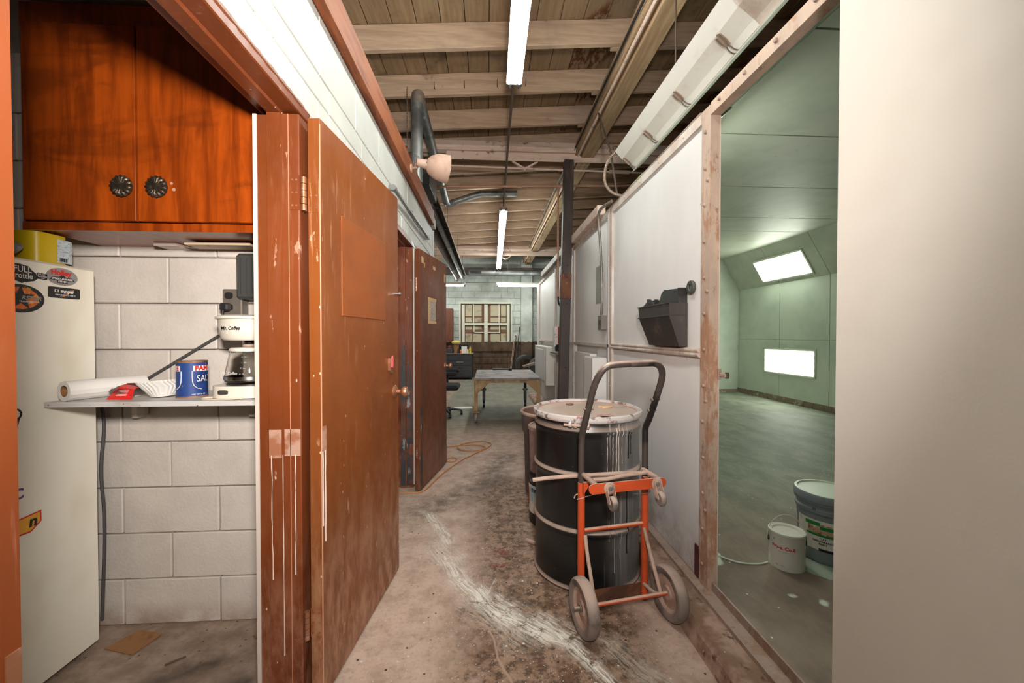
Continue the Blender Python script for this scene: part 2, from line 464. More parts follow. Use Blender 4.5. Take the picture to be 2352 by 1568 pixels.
def mat_drum():
    s = NT('drum_black_paint'); P = s.pos(); x, y, z = s.xyz()
    nx = s.xyz(s.geo().outputs['Normal'])
    c = s.mix(s.ramp(s.noise(5, s.scale(P, (1, 1, .4)), 5), .45, .75), lin((20, 20, 20)), lin((38, 36, 35)))
    sp = s.math('MULTIPLY', s.ramp(s.math('ADD', x, s.math('MULTIPLY', s.noise(6, None, 4), .12)), .60, .78), s.ramp(y, 2.5, 2.2))
    sp = s.math('MULTIPLY', sp, s.ramp(s.noise(3, s.scale(P, (5, 5, .6)), 5), .2, .6, .35, .95))
    c = s.mix(sp, c, lin((122, 120, 118)))
    stk = s.math('MULTIPLY', s.ramp(s.noise(1.0, s.scale(P, (70, 20, 1.5)), 4, .6), .56, .70), s.math('MULTIPLY', s.ramp(x, .50, .56), s.ramp(x, .76, .68)))
    c = s.mix(s.math('MULTIPLY', stk, s.ramp(z, .1, .85, .25, .9)), c, lin((178, 178, 176)))
    c = s.mix(s.speck(50, .12, .10), c, lin((120, 112, 105)))
    d = s.math('MULTIPLY', s.ramp(nx[2], .12, .6), s.ramp(s.noise(9, None, 4), .15, .5, .5, 1))
    c = s.mix(d, c, lin((188, 166, 152)))
    return s.done(c, .34, 0, .5)

def mat_panel(name, a, b, dirt):
    s = NT(name); P = s.pos(); x, y, z = s.xyz()
    c = s.mix(s.ramp(s.noise(1.5, s.scale(P, (1, 1, .5)), 4), .35, .7), lin(a), lin(b))
    f = s.math('MULTIPLY', s.ramp(z, .5, .08), s.ramp(s.noise(8, None, 5, .7), .3, .7, .1, .7))
    c = s.mix(f, c, lin(dirt))
    c = s.mix(s.math('MULTIPLY', s.speck(24, .10, .06, s.scale(P, (1, 1, .5))), .6), c, lin((120, 108, 100)))
    s.bump(s.noise(3, s.scale(P, (1, 9, .4)), 3), .02, .003)
    return s.done(c, .45, 0, .4)

MT = dict(
    floor=mat_floor(), bfloor=mat_boothfloor(),
    cmu=mat_block('white_block_paint', (199, 198, 191), (190, 188, 181)),
    cmuk=mat_block('grey_white_block_paint', (214, 204, 194), (200, 190, 180), (150, 112, 92)),
    farcmu=mat_farblock(),
    door=mat_brown('brown_door_paint', (132, 71, 28), (117, 61, 23), (180, 134, 102), 1.7),
    frame=mat_brown('red_brown_frame_paint', (116, 56, 22), (99, 46, 18), (164, 116, 90), 1.2),
    door_dark=mat_brown('dark_brown_door_paint', (120, 64, 34), (98, 52, 30), (150, 118, 100), .7),
    patch=M('smooth_brown_patch_paint', (142, 74, 26), .42, var=[((128, 66, 23), 4, .4, .7)]),
    plank=mat_plank('roof_deck_wood', [(166, 138, 108), (138, 112, 84), (124, 104, 82), (92, 78, 64)]),
    joist=mat_joist(),
    girder=mat_plank('girder_wood', [(196, 166, 132), (164, 132, 100), (150, 122, 94), (120, 98, 78)]),
    board=M('orange_stained_board', (140, 76, 38), .6, var=[((110, 55, 26), 3, .45, .65, (8, 1, 8)), ((70, 40, 26), 14, .66, .74, (3, .6, 3))], bump=(20, .1)),
    cab=mat_cabinet(),
    white=M('white_gloss_metal', (235, 230, 222), .35, var=[((206, 188, 172), 6, .55, .8, None, .6)]),
    wallpaint=M('cream_wall_paint', (226, 219, 209), .5, var=[((218, 210, 199), 2, .4, .7)], bump=(120, .12, .002)),
    panel=mat_panel('booth_panel_white', (236, 232, 230), (226, 221, 219), (164, 140, 126)),
    steel=mat_rust('rusty_booth_steel', (206, 178, 158), (170, 118, 84), (118, 82, 62), (186, 162, 146), .75),
    steel_d=mat_rust('rusty_sill_steel', (174, 152, 140), (150, 112, 88), (112, 84, 68), (164, 142, 130), .7),
    whitesteel=mat_rust('dusty_white_steel', (224, 214, 206), (190, 164, 148), (140, 112, 96), (206, 190, 178), .6),
    kerb=M('dusty_kerb_concrete', (176, 146, 130), .85, var=[((134, 104, 84), 7, .42, .62), ((96, 72, 54), 18, .56, .68), ((206, 196, 186), -40, .16, .08)], bump=(30, .5, .008)),
    green=M('pale_green_booth_paint', (186, 197, 180), .5, var=[((172, 184, 168), 1.5, .4, .7), ((120, 132, 112), 9, .66, .8, None, .5)]),
    green_ceil=M('green_booth_ceiling_paint', (175, 181, 164), .5, var=[((161, 168, 152), 2, .4, .7), ((116, 122, 104), 7, .66, .8, None, .5)]),
    grime=M('grimy_baseboard', (120, 106, 88), .8, var=[((168, 160, 140), 6, .5, .65), ((74, 64, 52), 11, .55, .7)]),
    black_steel=M('black_primed_steel', (70, 60, 56), .55, .2, var=[((104, 84, 74), 4, .45, .65, (1, 1, .4)), ((130, 76, 52), 3, .62, .7, (1, 1, .7))]),
    truss=M('dusty_steel_truss', (228, 202, 184), .75, var=[((196, 166, 146), 3, .5, .75, (.5, 3, 3)), ((120, 92, 76), 6, .6, .74)]),
    galv=M('galvanised_sheet', (142, 142, 140), .4, .45, var=[((92, 92, 92), 3, .4, .65), ((182, 186, 186), 8, .6, .75)]),
    galv_dusty=M('dusty_galvanised', (128, 122, 116), .5, .5, var=[((168, 150, 138), 5, .45, .7)], dust=(190, 168, 152)),
    copper=M('dusty_copper_pipe', (200, 152, 126), .6, .1, var=[((170, 120, 96), 5, .45, .7)]),
    darkpipe=M('dark_conduit', (104, 88, 78), .6, .3),
    wire=M('black_cable', (38, 36, 36), .6),
    black=M('black_plastic', (38, 36, 36), .42, var=[((72, 64, 60), 14, .55, .75)]),
    blackdust=M('dusty_black_plastic', (58, 53, 50), .5, var=[((96, 82, 74), 10, .48, .72), ((176, 160, 150), -60, .14, .12)], dust=(160, 138, 124)),
    reflector=M('heater_reflector', (112, 92, 76), .5, .4),
    drum=mat_drum(),
    drumring=M('paint_spattered_ring', (198, 190, 186), .5, var=[((120, 100, 94), 18, .52, .62), ((168, 96, 100), 26, .62, .7), ((60, 54, 54), 22, .66, .72)]),
    drumlid=M('dusty_drum_lid', (170, 134, 122), .75, var=[((142, 112, 102), 5, .5, .75), ((170, 158, 168), 4, .66, .8, None, .6), ((110, 88, 80), 12, .72, .8, None, .6)]),
    orange=M('orange_truck_paint', (210, 84, 42), .45, var=[((186, 72, 36), 5, .45, .7), ((120, 74, 52), 20, .68, .76)], dust=(206, 172, 152)),
    duststeel=M('dust_caked_steel', (190, 162, 146), .8, var=[((160, 132, 118), 8, .45, .7)]),
    handle=M('worn_handle_steel', (86, 76, 72), .45, .35, var=[((44, 40, 40), 6, .5, .62, (1, 1, .5)), ((128, 108, 100), 8, .6, .75)], dust=(196, 170, 156)),
    rubber=M('dusty_grey_rubber', (138, 124, 116), .8, var=[((100, 90, 84), 9, .45, .65)], dust=(176, 154, 142)),
    rubber_d=M('dark_tyre_rubber', (74, 74, 74), .75, var=[((104, 104, 102), 6, .5, .7)]),
    plate=M('rusty_toe_plate', (126, 82, 58), .7, .2, var=[((90, 60, 46), 8, .45, .65), ((170, 110, 76), 12, .6, .72)]),
    chrome=M('polished_metal', (170, 165, 160), .22, 1.0),
    brass=M('worn_brass', (176, 122, 90), .4, .7, var=[((206, 168, 150), 20, .5, .7)]),
    bronze=M('antique_bronze', (66, 56, 46), .42, .7, var=[((112, 98, 80), 60, .5, .7)]),
    paintw=M('dried_white_paint', (206, 190, 178), .5),
    painted_tape=M('old_tape_residue', (176, 138, 118), .6, var=[((150, 96, 68), 14, .45, .62)]),
    fridge=M('cream_enamel', (242, 237, 222), .35, var=[((224, 214, 190), 2.2, .5, .75, (1, 1, .6)), ((132, 96, 60), -30, .16, .07, (1, 1, .7)), ((96, 84, 70), -17, .07, .10)]),
    black_ink=M('black_print', (24, 24, 26), .5), white_ink=M('white_print', (232, 228, 222), .5), red_ink=M('red_print', (212, 36, 32), .5),
    grey_ink=M('silver_print', (146, 142, 140), .45), yellow_ink=M('yellow_print', (228, 196, 60), .5), orange_ink=M('orange_print', (220, 110, 40), .5, var=[((236, 170, 60), 40, .5, .65), ((150, 44, 34), 30, .55, .68)]),
    blue_ink=M('blue_print', (60, 150, 200), .5), purple_ink=M('purple_print', (92, 70, 150), .5), amber_ink=M('amber_print', (236, 170, 44), .5), green_ink=M('green_print', (20, 132, 60), .5), maroon=M('maroon_rubber', (88, 36, 44), .6),
    yellow=M('yellow_plastic', (206, 176, 24), .35), label=M('pale_label_paper', (196, 206, 208), .5, var=[((150, 166, 176), 90, .5, .6, (1, 1, 3))]),
    shelf=M('speckled_laminate', (206, 202, 198), .5, var=[((60, 56, 54), -70, .2, .2), ((150, 138, 128), 5, .55, .75, None, .5)]),
    paper=M('white_paper', (232, 228, 222), .8, bump=(220, .2, .002)), card=M('brown_cardboard', (150, 106, 66), .8, var=[((110, 76, 46), 12, .5, .7)]),
    salt=M('blue_carton', (36, 66, 130), .55, var=[((26, 50, 108), 14, .5, .7), ((180, 140, 110), 26, .68, .74)]), rustrim=M('rusted_tin_rim', (150, 110, 82), .6, .3, var=[((96, 70, 56), 30, .5, .65)]),
    cream=M('cream_plastic', (232, 222, 206), .35), coffee_dk=M('coffee_brown_smoke', (90, 60, 40), .3),
    outlet=M('brown_grey_metal', (122, 112, 102), .45, .4), grille=M('dark_ribbed_plastic', (66, 66, 62), .45), cord=M('grey_cord', (74, 72, 72), .6), creamcord=M('cream_cord', (214, 200, 180), .6),
    bagred=M('red_film', (216, 44, 40), .3), orange_cord=M('orange_cord', (192, 126, 66), .6),
    pvc=M('pale_plastic_trim', (214, 206, 200), .5), flex=M('dusty_flex_conduit', (150, 130, 116), .55, .4, dust=(180, 158, 142)),
    ltgreen=M('light_green_sheet', (176, 206, 140), .5), tan=M('dusty_lamp_metal', (192, 160, 142), .6, var=[((168, 136, 118), 6, .45, .7)]),
    table_top=M('dusty_table_top', (150, 140, 138), .7, var=[((112, 104, 104), 4, .45, .65), ((176, 164, 158), 9, .6, .74)]), table_leg=M('tan_painted_leg', (168, 136, 96), .6, var=[((134, 100, 62), 5, .45, .65), ((196, 172, 148), 8, .6, .72)]),
    fabric=M('black_upholstery', (38, 38, 40), .9), chest=M('dark_grey_metal', (54, 54, 56), .5), redwood=M('red_brown_cabinet', (112, 62, 40), .5, var=[((86, 46, 30), 3, .45, .7, (8, 8, 1))]),
    shade=M('cream_window_board', (190, 178, 150), .7, var=[((150, 128, 100), 2.5, .5, .7)]), winwood=M('cream_window_paint', (216, 212, 196), .6), brownsash=M('brown_stained_board', (120, 84, 60), .7),
    bin_in=M('brown_fibre_inside', (128, 92, 74), .7), bin=M('grey_brown_bin', (110, 100, 96), .6, var=[((150, 84, 60), 3, .5, .62, (6, 6, .5)), ((80, 72, 70), 6, .6, .7)], dust=(170, 150, 138)), pailtop=M('dust_coated_pail', (170, 146, 142), .8, var=[((150, 126, 120), 20, .45, .7)]),
    canw=M('white_can_label', (222, 216, 208), .5, var=[((196, 190, 182), 20, .6, .72)]), pailgrey=M('grey_bucket_plastic', (128, 136, 142), .45), paintgreen=M('pale_green_wet_paint', (206, 214, 198), .35), foodpic=M('printed_photo', (190, 160, 130), .5, var=[((150, 96, 60), 40, .5, .62), ((230, 214, 196), 30, .55, .66)]),
    puddle=M('thin_green_film', (150, 160, 146), .4), tube_glass=emit('lit_fluorescent_tube', (240, 250, 246), TUBE), booth_lens=emit('lit_booth_diffuser', (214, 240, 206), .55), booth_tube=emit('lit_booth_tube', (250, 255, 238), BOOTH * 1.15),
    gum=M('pink_gum', (220, 96, 104), .5), tanpaper=M('tan_masking_tape', (206, 170, 124), .7), note=M('printed_note', (190, 176, 160), .8, var=[((120, 106, 96), 70, .52, .6, (1, 1, 2))]),
    sign=M('grey_notice', (150, 146, 134), .5, var=[((120, 116, 106), 60, .5, .6, (1, .3, 4))]), stain=M('black_soot_smear', (58, 56, 58), .6, var=[((104, 62, 42), 5, .46, .60), ((150, 146, 146), 16, .60, .68, (1, 1, .4))]),
)
def glass(name, col=(1, 1, 1), rough=.02):
    m = bpy.data.materials.new(name); m.use_nodes = True; b = m.node_tree.nodes['Principled BSDF']
    b.inputs['Base Color'].default_value = (*col, 1); b.inputs['Roughness'].default_value = rough
    b.inputs['Transmission Weight'].default_value = 1.0; b.inputs['IOR'].default_value = 1.45
    return m
MT['glass'] = glass('carafe_glass', (.98, .96, .93)); MT['film'] = glass('clear_bag_film', (.97, .97, .97), .12)
MT['film'].node_tree.nodes['Principled BSDF'].inputs['IOR'].default_value = 1.05
# ------------------------------------------------------------------ the setting
_bc = {}
def blocks(parent, axis, plane, out, a0, a1, rows, holes, mat, thick=.02, gap=.005, bev=.004, name='block'):
    for (z0, z1, off, ln) in rows:
        k = math.floor((a0 - off) / ln) - 1
        while off + k * ln < a1:
            c0 = max(a0, off + k * ln); c1 = min(a1, off + (k + 1) * ln); k += 1
            spans = [(c0, c1)]
            for h0, h1, hz0, hz1 in holes:
                if hz1 <= z0 + .01 or hz0 >= z1 - .01: continue
                nx = []
                for p, q in spans:
                    if q <= h0 or p >= h1: nx.append((p, q)); continue
                    if p < h0: nx.append((p, h0))
                    if q > h1: nx.append((h1, q))
                spans = nx
            for p, q in spans:
                if q - p < .03: continue
                w = round(q - p - gap, 3); h = round(z1 - z0 - gap, 3); key = (axis, w, h, mat.name, thick)
                if key not in _bc:
                    if axis == 'y': _bc[key] = G().box(-thick / 2, -w / 2, -h / 2, thick / 2, w / 2, h / 2, None, bev).mesh(name, mat)
                    else: _bc[key] = G().box(-w / 2, -thick / 2, -h / 2, w / 2, thick / 2, h / 2, None, bev).mesh(name, mat)
                j = random.uniform(-.0012, .0012)
                c = plane - out * (thick / 2 + j)
                inst(name, _bc[key], (c, (p + q) / 2, (z0 + z1) / 2) if axis == 'y' else ((p + q) / 2, c, (z0 + z1) / 2), parent)

g = G().box(-3.05, -2.3, -.12, 6.35, 12.5, 0.0)
g.obj('floor', MT['floor'], label='dusty worn concrete floor with dragged white paint streaks', cat='floor', kind='structure')

# left corridor wall, two doorways
H1 = (.49, 1.462, 0, 2.06); H2 = (2.46, 3.465, 0, 2.06)
g = G()
for a, b in ((-2.3, H1[0]), (H1[1], H2[0]), (H2[1], 4.65)): g.box(-.775, a, 0, -.6455, b, 2.06)
g.box(-.775, -2.3, 2.06, -.6455, 4.65, 2.50)
wl = g.obj('wall_left', MT['cmu'], label='white painted block wall with two brown doorways', cat='wall', kind='structure')
rows = [(2.256, 2.482, 1.954, .406), (2.158, 2.256, 1.64, .406), (2.06, 2.158, 1.33, .1015)]
for i in range(10): rows.append((2.06 - .203 * (i + 1), 2.06 - .203 * i, 1.954 + .203 * (i % 2), .406))
blocks(wl, 'y', -.63, 1, -2.3, 4.65, rows, [H1, H2], MT['cmu'], gap=.004, bev=.003)
# wash-up room behind it
g = G().box(-3.0, 1.865, 0, -.775, 2.0, 2.50)
wk = g.obj('wall_kitchen', MT['cmuk'], label='grey-white painted block wall behind the shelf', cat='wall', kind='structure')
rows = [(.203 * i, .203 * (i + 1), (-1.604 if i % 2 == 0 else -1.401), .406) for i in range(12)]
blocks(wk, 'x', 1.84, -1, -2.9, -.780, rows, [], MT['cmuk'], thick=.025, gap=.005, bev=.004)
G().box(-3.0, -2.3, 0, -2.9, 1.865, 2.50).obj('wall_kitchen_side', MT['cmuk'], label='plain side wall of the small wash-up room', cat='wall', kind='structure')
G().box(-3.0, -2.3, 2.50, -.60, 4.65, 2.60).obj('ceiling_kitchen', M('kitchen_ceiling_paint', (206, 200, 192), .7), label='low flat ceiling of the wash-up room', cat='ceiling', kind='structure')
G().box(-3.0, 3.9, 0, -.775, 4.65, 2.50).obj('wall_store', MT['cmu'], label='block wall of the room behind the second door', cat='wall', kind='structure')

G().box(-2.9, -.45, 0, -.775, -.35, 2.50).obj('wall_kitchen_near', MT['cmuk'], label='near wall of the wash-up room beside the doorway', cat='wall', kind='structure')
# near right wall, back wall, outer walls, far wall
g = G().box(.85, -2.3, 0, .97, .925, 3.86)
g.obj('wall_right', MT['wallpaint'], label='cream painted wall end standing before the booth opening', cat='wall', kind='structure')
G().box(-.79, -2.42, 0, .97, -2.3, 3.9).obj('wall_back', MT['wallpaint'], label='cream painted wall at the near end of the corridor', cat='wall', kind='structure')
G().box(-3.17, -2.3, 0, -3.05, 12.5, 3.7).obj('wall_outer_left', MT['farcmu'], label='left outer block wall of the workshop', cat='wall', kind='structure')
G().box(6.35, -2.3, 0, 6.47, 12.5, 4.4).obj('wall_outer_right', MT['farcmu'], label='right outer block wall of the workshop', cat='wall', kind='structure')
WIN = (-.84, .70, 1.04, 2.26)
g = G()
g.box(-3.05, 12.37, 0, WIN[0], 12.5, 4.3); g.box(WIN[1], 12.37, 0, 6.35, 12.5, 4.3)
g.box(WIN[0], 12.37, 0, WIN[1], 12.5, WIN[2]); g.box(WIN[0], 12.37, WIN[3], WIN[1], 12.5, 4.3)
wf = g.obj('wall_far', MT['farcmu'], label='far block wall, white above and dark brown below', cat='wall', kind='structure')
rows = [(.203 * i, .203 * (i + 1), .203 * (i % 2), .406) for i in range(17)]
blocks(wf, 'x', 12.35, -1, -1.9, 2.6, rows, [WIN], MT['farcmu'], gap=.012, bev=.006)
g = G().box(1.01, 12.18, 0, 1.36, 12.35, 3.6, None, .01)
g.obj('wall_pilaster', MT['farcmu'], label='pale square pilaster standing out from the far wall', cat='pilaster', kind='structure')

G().box(-3.0, 12.12, 3.13, 6.3, 12.345, 3.34, None, .005).obj('joist_stand_in', MT['black_steel'], label='dark beam added along the far wall top in place of dark roof joists', cat='beam', kind='structure')  # added beam hiding the bright wall top, stands in for dark roof joists
# roof: deck boards on joists, rising to the right
SL = .07; ang = math.atan(SL)
def zb(x): return 3.585 + SL * x
g = G().prism([(-3.1, zb(-3.1) + .235), (6.4, zb(6.4) + .235), (6.4, zb(6.4) + .33), (-3.1, zb(-3.1) + .33)], 1, -2.35, 12.5)
ceil = g.obj('ceiling', M('roof_felt', (34, 28, 24), .9), label='sloping open timber roof of boards on joists', cat='ceiling', kind='structure')
pm = G().box(-.093, -7.4, -.012, .093, 7.4, .012, None, .002).mesh('plank', MT['plank'])
rotY = Matrix.Rotation(-ang, 3, 'Y')
for i in range(49):
    x = -2.95 + .191 * i
    inst('plank', pm, (x, 5.1, zb(x) + .22 + random.uniform(-.002, .002)), ceil, rotY)
jl = G().box(-2.2, -.024, -.1, 2.2, .024, .1, None, .004).mesh('joist', MT['joist'])
jr = G().box(-2.65, -.024, -.1, 2.65, .024, .1, None, .004).mesh('joist', MT['joist'])
joists = []
for k in range(-8, 15):
    y = 3.25 + .612 * k
    o = inst('joist', jl, (-.88, y, zb(-.88) + .105), ceil, rotY); joists.append(o)
    inst('joist', jr, (3.66, y + .05, zb(3.66) + .105), ceil, rotY)
# bent nails driven into one joist
for x in (-.50, -.22, .09, .36):
    G().tube([(x, 3.84, zb(x) + .06), (x, 3.80, zb(x) + .06), (x, 3.78, zb(x) + .095)], .004, 6).obj('nail', MT['darkpipe'], joists[9])
# girder with cables and conduit, running the length of the roof
gd = T('roof_girder', (1.2, 5, 3.45), 'tan timber girder carrying black cables and a conduit', 'girder')
G().box(1.14, -2.2, 3.45, 1.29, 12.3, 3.655, None, .004).obj('beam', MT['girder'], gd)
G().box(1.075, -2.2, 3.50, 1.138, 12.3, 3.65, None, .003).obj('ledger', MT['girder'], gd)
G().tube([(1.10, -2, 3.478), (1.10, 3, 3.478), (1.105, 7, 3.478), (1.10, 12, 3.478)], .014, 8).obj('conduit', MT['truss'], gd)
for dx, w in ((1.062, .006), (1.056, .005), (1.067, .007)):
    pts = [(dx + random.uniform(-.004, .004), -2 + i * .5, 3.54 + (dx - 1.056) * 4 + random.uniform(-.012, .012)) for i in range(28)]
    G().tube(smoothpath(pts, 1), w, 6).obj('cable', MT['wire'], gd)

def truss(y, z0, label, rod=True, x0=-.5):
    t = T('steel_truss', (0, y, z0), label, 'truss')
    G().prism([(y - .05, z0 + .12), (y + .05, z0 + .12), (y + .06, z0 + .17), (y + .03, z0 + .245), (y - .03, z0 + .245), (y - .06, z0 + .17)], 0, -1.5, 2.9).obj('top_chord', MT['truss'], t)
    g = G().box(x0, y - .06, z0 + .055, 2.9, y + .06, z0 + .07).box(x0, y - .008, z0 + .07, 2.9, y + .008, z0 + .122).box(x0, y - .062, z0, 2.9, y - .054, z0 + .06)
    g.obj('bottom_chord', MT['truss'], t)
    if rod: G().tube([(-.5, y - .02, z0 - .06), (.9, y - .02, z0 - .08), (2.8, y - .02, z0 - .10)], .011, 8).obj('tie_rod', MT['truss'], t)
    if rod: G().cyl((1.5, y - .02, z0 - .085), (1.75, y - .02, z0 - .088), .022, n=10).obj('turnbuckle', MT['truss'], t)
    for s in (-1, 1):
        G().prism([(.45, z0 - .10), (.45, z0 - .072), (.45 + s * .13, z0 + .0), (.45 + s * .16, z0 + .0)], 1, y - .045, y - .015).obj('web_strut', MT['truss'], t)
    return t
truss(4.9, 3.395, 'dusty tan steel truss with a V-shaped strut above the black post')
truss(10.30, 3.33, 'dusty steel truss near the far wall', False, -1.5)
G().box(1.25, 4.83, 3.645, 1.9, 4.97, 3.67).obj('truss_packer', MT['girder'], label='pale timber packer lying on top of the steel truss', cat='packer')

# trim board along the wall top
G().box(-.63, -2.3, 2.487, -.588, 4.42, 2.632, None, .002).obj('trim_1', MT['board'], label='orange-stained timber board along the top of the block wall', cat='trim', kind='structure')

# ------------------------------------------------------------------ door frames and doors
def frame_profile(y):   # jamb on the far side of an opening, section in x,y
    return [(-.770, y + .05), (-.770, y + .018), (-.730, y + .018), (-.730, y), (-.688, y), (-.684, y + .008), (-.634, y + .008), (-.630, y + .011), (-.630, y + .090), (-.645, y + .090)]
def door_frame(n, yn, yf, ztop, label, matf, near=True):
    t = T(n, (-.7, (yn + yf) / 2, 0), label, 'door frame', kind='structure')
    G().prism(frame_profile(yf), 2, 0, ztop).obj('jamb', matf, t)
    G().prism([(x, 2 * yn - yy + (yf - yn)) for x, yy in [(a, b) for a, b in frame_profile(yf)]], 2, 0, ztop).obj('jamb', matf, t) if near else None
    prof = [(x, ztop + (yy - yf)) for x, yy in frame_profile(yf)]
    G().prism([(a, min(b, 2.062)) for a, b in prof], 1, yn - .09, yf + .09).obj('head', matf, t)
    return t
f1 = door_frame('door_frame_1', .582, 1.372, 2.018, 'red-brown steel door frame of the wash-up room doorway', MT['frame'])
f2 = door_frame('door_frame_2', 2.55, 3.375, 2.018, 'brown door frame smeared with black behind the second door', MT['frame'])
# plaster edge along the frame inside, and ragged caulk above the head
G().box(-.784, 1.388, 0, -.771, 1.42, 2.02).obj('plaster_edge', MT['paintw'], f1)
g = G()
for i in range(40):
    y = .55 + i * .0215; g.box(-.632, y, 2.060, -.622 - random.uniform(0, .004), y + .022, 2.078 + random.uniform(-.006, .01))
g.obj('caulk', MT['paintw'], f1)
# worn tape and paint runs at waist height on the frame
g = G().box(-.730, 1.3705, .87, -.690, 1.3721, .965).box(-.684, 1.3785, .875, -.632, 1.3801, .965)
g.obj('tape_residue', MT['painted_tape'], f1)
def drip(x, y, z0, z1, r, parent, mat, wob=.0015, nrm=(0, -1, 0)):
    n = 10; pts = [(x + random.uniform(-wob, wob), y, z0 + (z1 - z0) * i / n) for i in range(n + 1)]
    G().tube(pts, [r * (.7 + .3 * math.sin(i * 1.7)) for i in range(n)] + [r * 1.25], 6).obj('paint_run', mat, parent)
drip(-.722, 1.3712, .88, .46, .0019, f1, MT['paintw']); drip(-.687, 1.3735, .88, .20, .0019, f1, MT['paintw'], .0006); drip(-.650, 1.3792, .88, .47, .0020, f1, MT['paintw'])
G().box(-.6655, 1.3785, .0, -.6635, 1.3801, 2.018).obj('paint_edge', M('rubbed_edge_paint', (196, 128, 96), .5), f1)
# strike plate on the near jamb
G().box(-.6305, .552, .78, -.628, .5695, .86).obj('strike_plate', MT['brass'], f1)

def knob(name, p, d, parent, r=.027, mat='brass'):
    p = Vector(p); a, b, d = frame_of(d); m = Matrix((a, b, d)).transposed().to_4x4(); m.translation = p
    g = G().lathe([(.033, 0), (.033, .004), (.026, .010), (.012, .014), (.010, .032), (.016, .036), (.025, .044), (.028, .056), (.024, .066), (.012, .071), (0, .072)], n=20, mat=m)
    return g.obj(name, MT[mat], parent, 40)
def hinge(parent, p, ang_leaf, z0, z1, mat):
    h = T('hinge', (p[0], p[1], z0), None); h.parent = parent; h.matrix_local = WM[parent.name].inverted() @ WM[h.name]
    n = 5; dz = (z1 - z0) / n
    for i in range(n):
        G().cyl((p[0], p[1], z0 + i * dz + .001), (p[0], p[1], z0 + (i + 1) * dz - .001), .0088, n=10).obj('knuckle', MT['brass'], h, 40)
    return h
def door_leaf(n, hp, lp, z0, z1, mat, label):
    hp = Vector((*hp, 0)); lp = Vector((*lp, 0)); d = (lp - hp); L = d.length; a = math.atan2(d.y, d.x)
    t = T(n, hp, label, 'door', kind='structure', rz=a)
    # local: x along the leaf from hinge to leading edge, -y = face towards the corridor
    m = WM[t.name]
    G().box(0, 0, z0, L, .044, z1, m, .0025).obj('leaf', mat, t)
    return t, m, L
# door 1, swung back against the wall
d1, m1, L1 = door_leaf('door_1', (-.572, 1.404), (-.487, 2.196), .012, 2.022, MT['door'], 'open brown painted door with a patched vision panel, hinged at the wash-up room')
pr = [(.150, 1.355), (.150, 1.735), (.60, 1.735), (.60, 1.355)]
G().box(.150, -.0035, 1.355, .60, .001, 1.735, m1, .0015).obj('vision_panel_patch', MT['patch'], d1)
k1 = knob('knob', m1 @ Vector((.735, 0, .985)), m1.to_3x3() @ Vector((0, -1, 0)), d1)
G().cyl(m1 @ Vector((.742, .001, 1.50)), m1 @ Vector((.742, -.03, 1.50)), .009, n=12).cyl(m1 @ Vector((.742, -.026, 1.50)), m1 @ Vector((.742, -.036, 1.50)), .013, n=12).obj('bolt_stub', MT['chrome'], d1, 40)
hk = G().prism([(.640, 1.105), (.668, 1.085), (.676, 1.100), (.664, 1.155), (.645, 1.165), (.636, 1.14)], 1, -.012, .0, m1).obj('latch_tab', MT['brass'], d1)
G().prism([(.650, 1.120), (.664, 1.115), (.668, 1.160), (.660, 1.178), (.650, 1.165)], 1, -.020, -.013, m1).obj('wad', MT['gum'], d1)
hz = [(.235, .335), (1.70, 1.815)]
for a, b in hz:
    h = hinge(d1, Vector((-.621, 1.392, 0)), 0, a, b, 'brass')
    G().box(-.0015, .004, a, .0, .043, b, m1).obj('hinge_leaf', MT['door'], h)
    G().box(-.660, 1.3775, a, -.628, 1.3801, b).obj('hinge_leaf', MT['frame'], h)
    for zz in (a + .015, (a + b) / 2, b - .015):
        for xx in (.012, .034): G().cyl(m1 @ Vector((-.001, xx, zz)), m1 @ Vector((-.003, xx, zz)), .0035, n=8).obj('screw', MT['brass'], h)
        for xx in (-.652, -.638): G().cyl((xx, 1.378, zz), (xx, 1.3765, zz), .0035, n=8).obj('screw', MT['brass'], h)
g = G().box(.0, -.0012, .875, .028, .0005, .965, m1).obj('tape_residue', MT['painted_tape'], d1)
for xx, z1_ in ((.004, .62), (.020, .56)):
    pts = [m1 @ Vector((xx + random.uniform(-.001, .001), -.001, .88 + (z1_ - .88) * i / 8)) for i in range(9)]
    G().tube(pts, .0026, 6).obj('paint_run', MT['paintw'], d1)
G().box(-.001, -.001, .02, .002, .002, 2.0, m1).obj('paint_edge', M('rubbed_edge_paint_door', (206, 150, 120), .5), d1)
# door 2
d2, m2, L2 = door_leaf('door_2', (-.552, 3.275), (-.415, 4.00), .012, 1.985, MT['door_dark'], 'open dark brown door with a taped note and black smears at its hinge')
knob('knob', m2 @ Vector((.69, 0, .985)), m2.to_3x3() @ Vector((0, -1, 0)), d2)
for a, b in ((.28, .37), (1.64, 1.75)):
    h = hinge(d2, m2 @ Vector((-.008, .028, 0)), 0, a, b, 'brass')
    G().box(-.660, 3.3795, a, -.628, 3.3831, b).obj('hinge_leaf', MT['frame'], h)
G().box(.22, -.0012, 1.40, .40, .0, 1.60, m2).obj('note', MT['note'], d2)
for q in ((.20, 1.585, .42, 1.612), (.20, 1.385, .42, 1.408), (.205, 1.40, .235, 1.60)): G().box(q[0], -.0016, q[1], q[2], -.0004, q[3], m2).obj('tape_strip', MT['tanpaper'], d2)
for q in ((.04, 1.88, .09, 1.93), (.10, 1.85, .12, 1.89), (.33, 1.87, .40, 1.90), (.66, 1.80, .71, 1.88)): G().box(q[0], -.0010, q[1], q[2], -.0002, q[3], m2).obj('tape_scrap', MT['tanpaper'], d2)
text('NOTICE', .03, MT['black_ink'], d2, face_mat(m2 @ Vector((.31, -.0014, 1.565)), m2.to_3x3() @ Vector((1, 0, 0)), (0, 0, 1))) if False else None
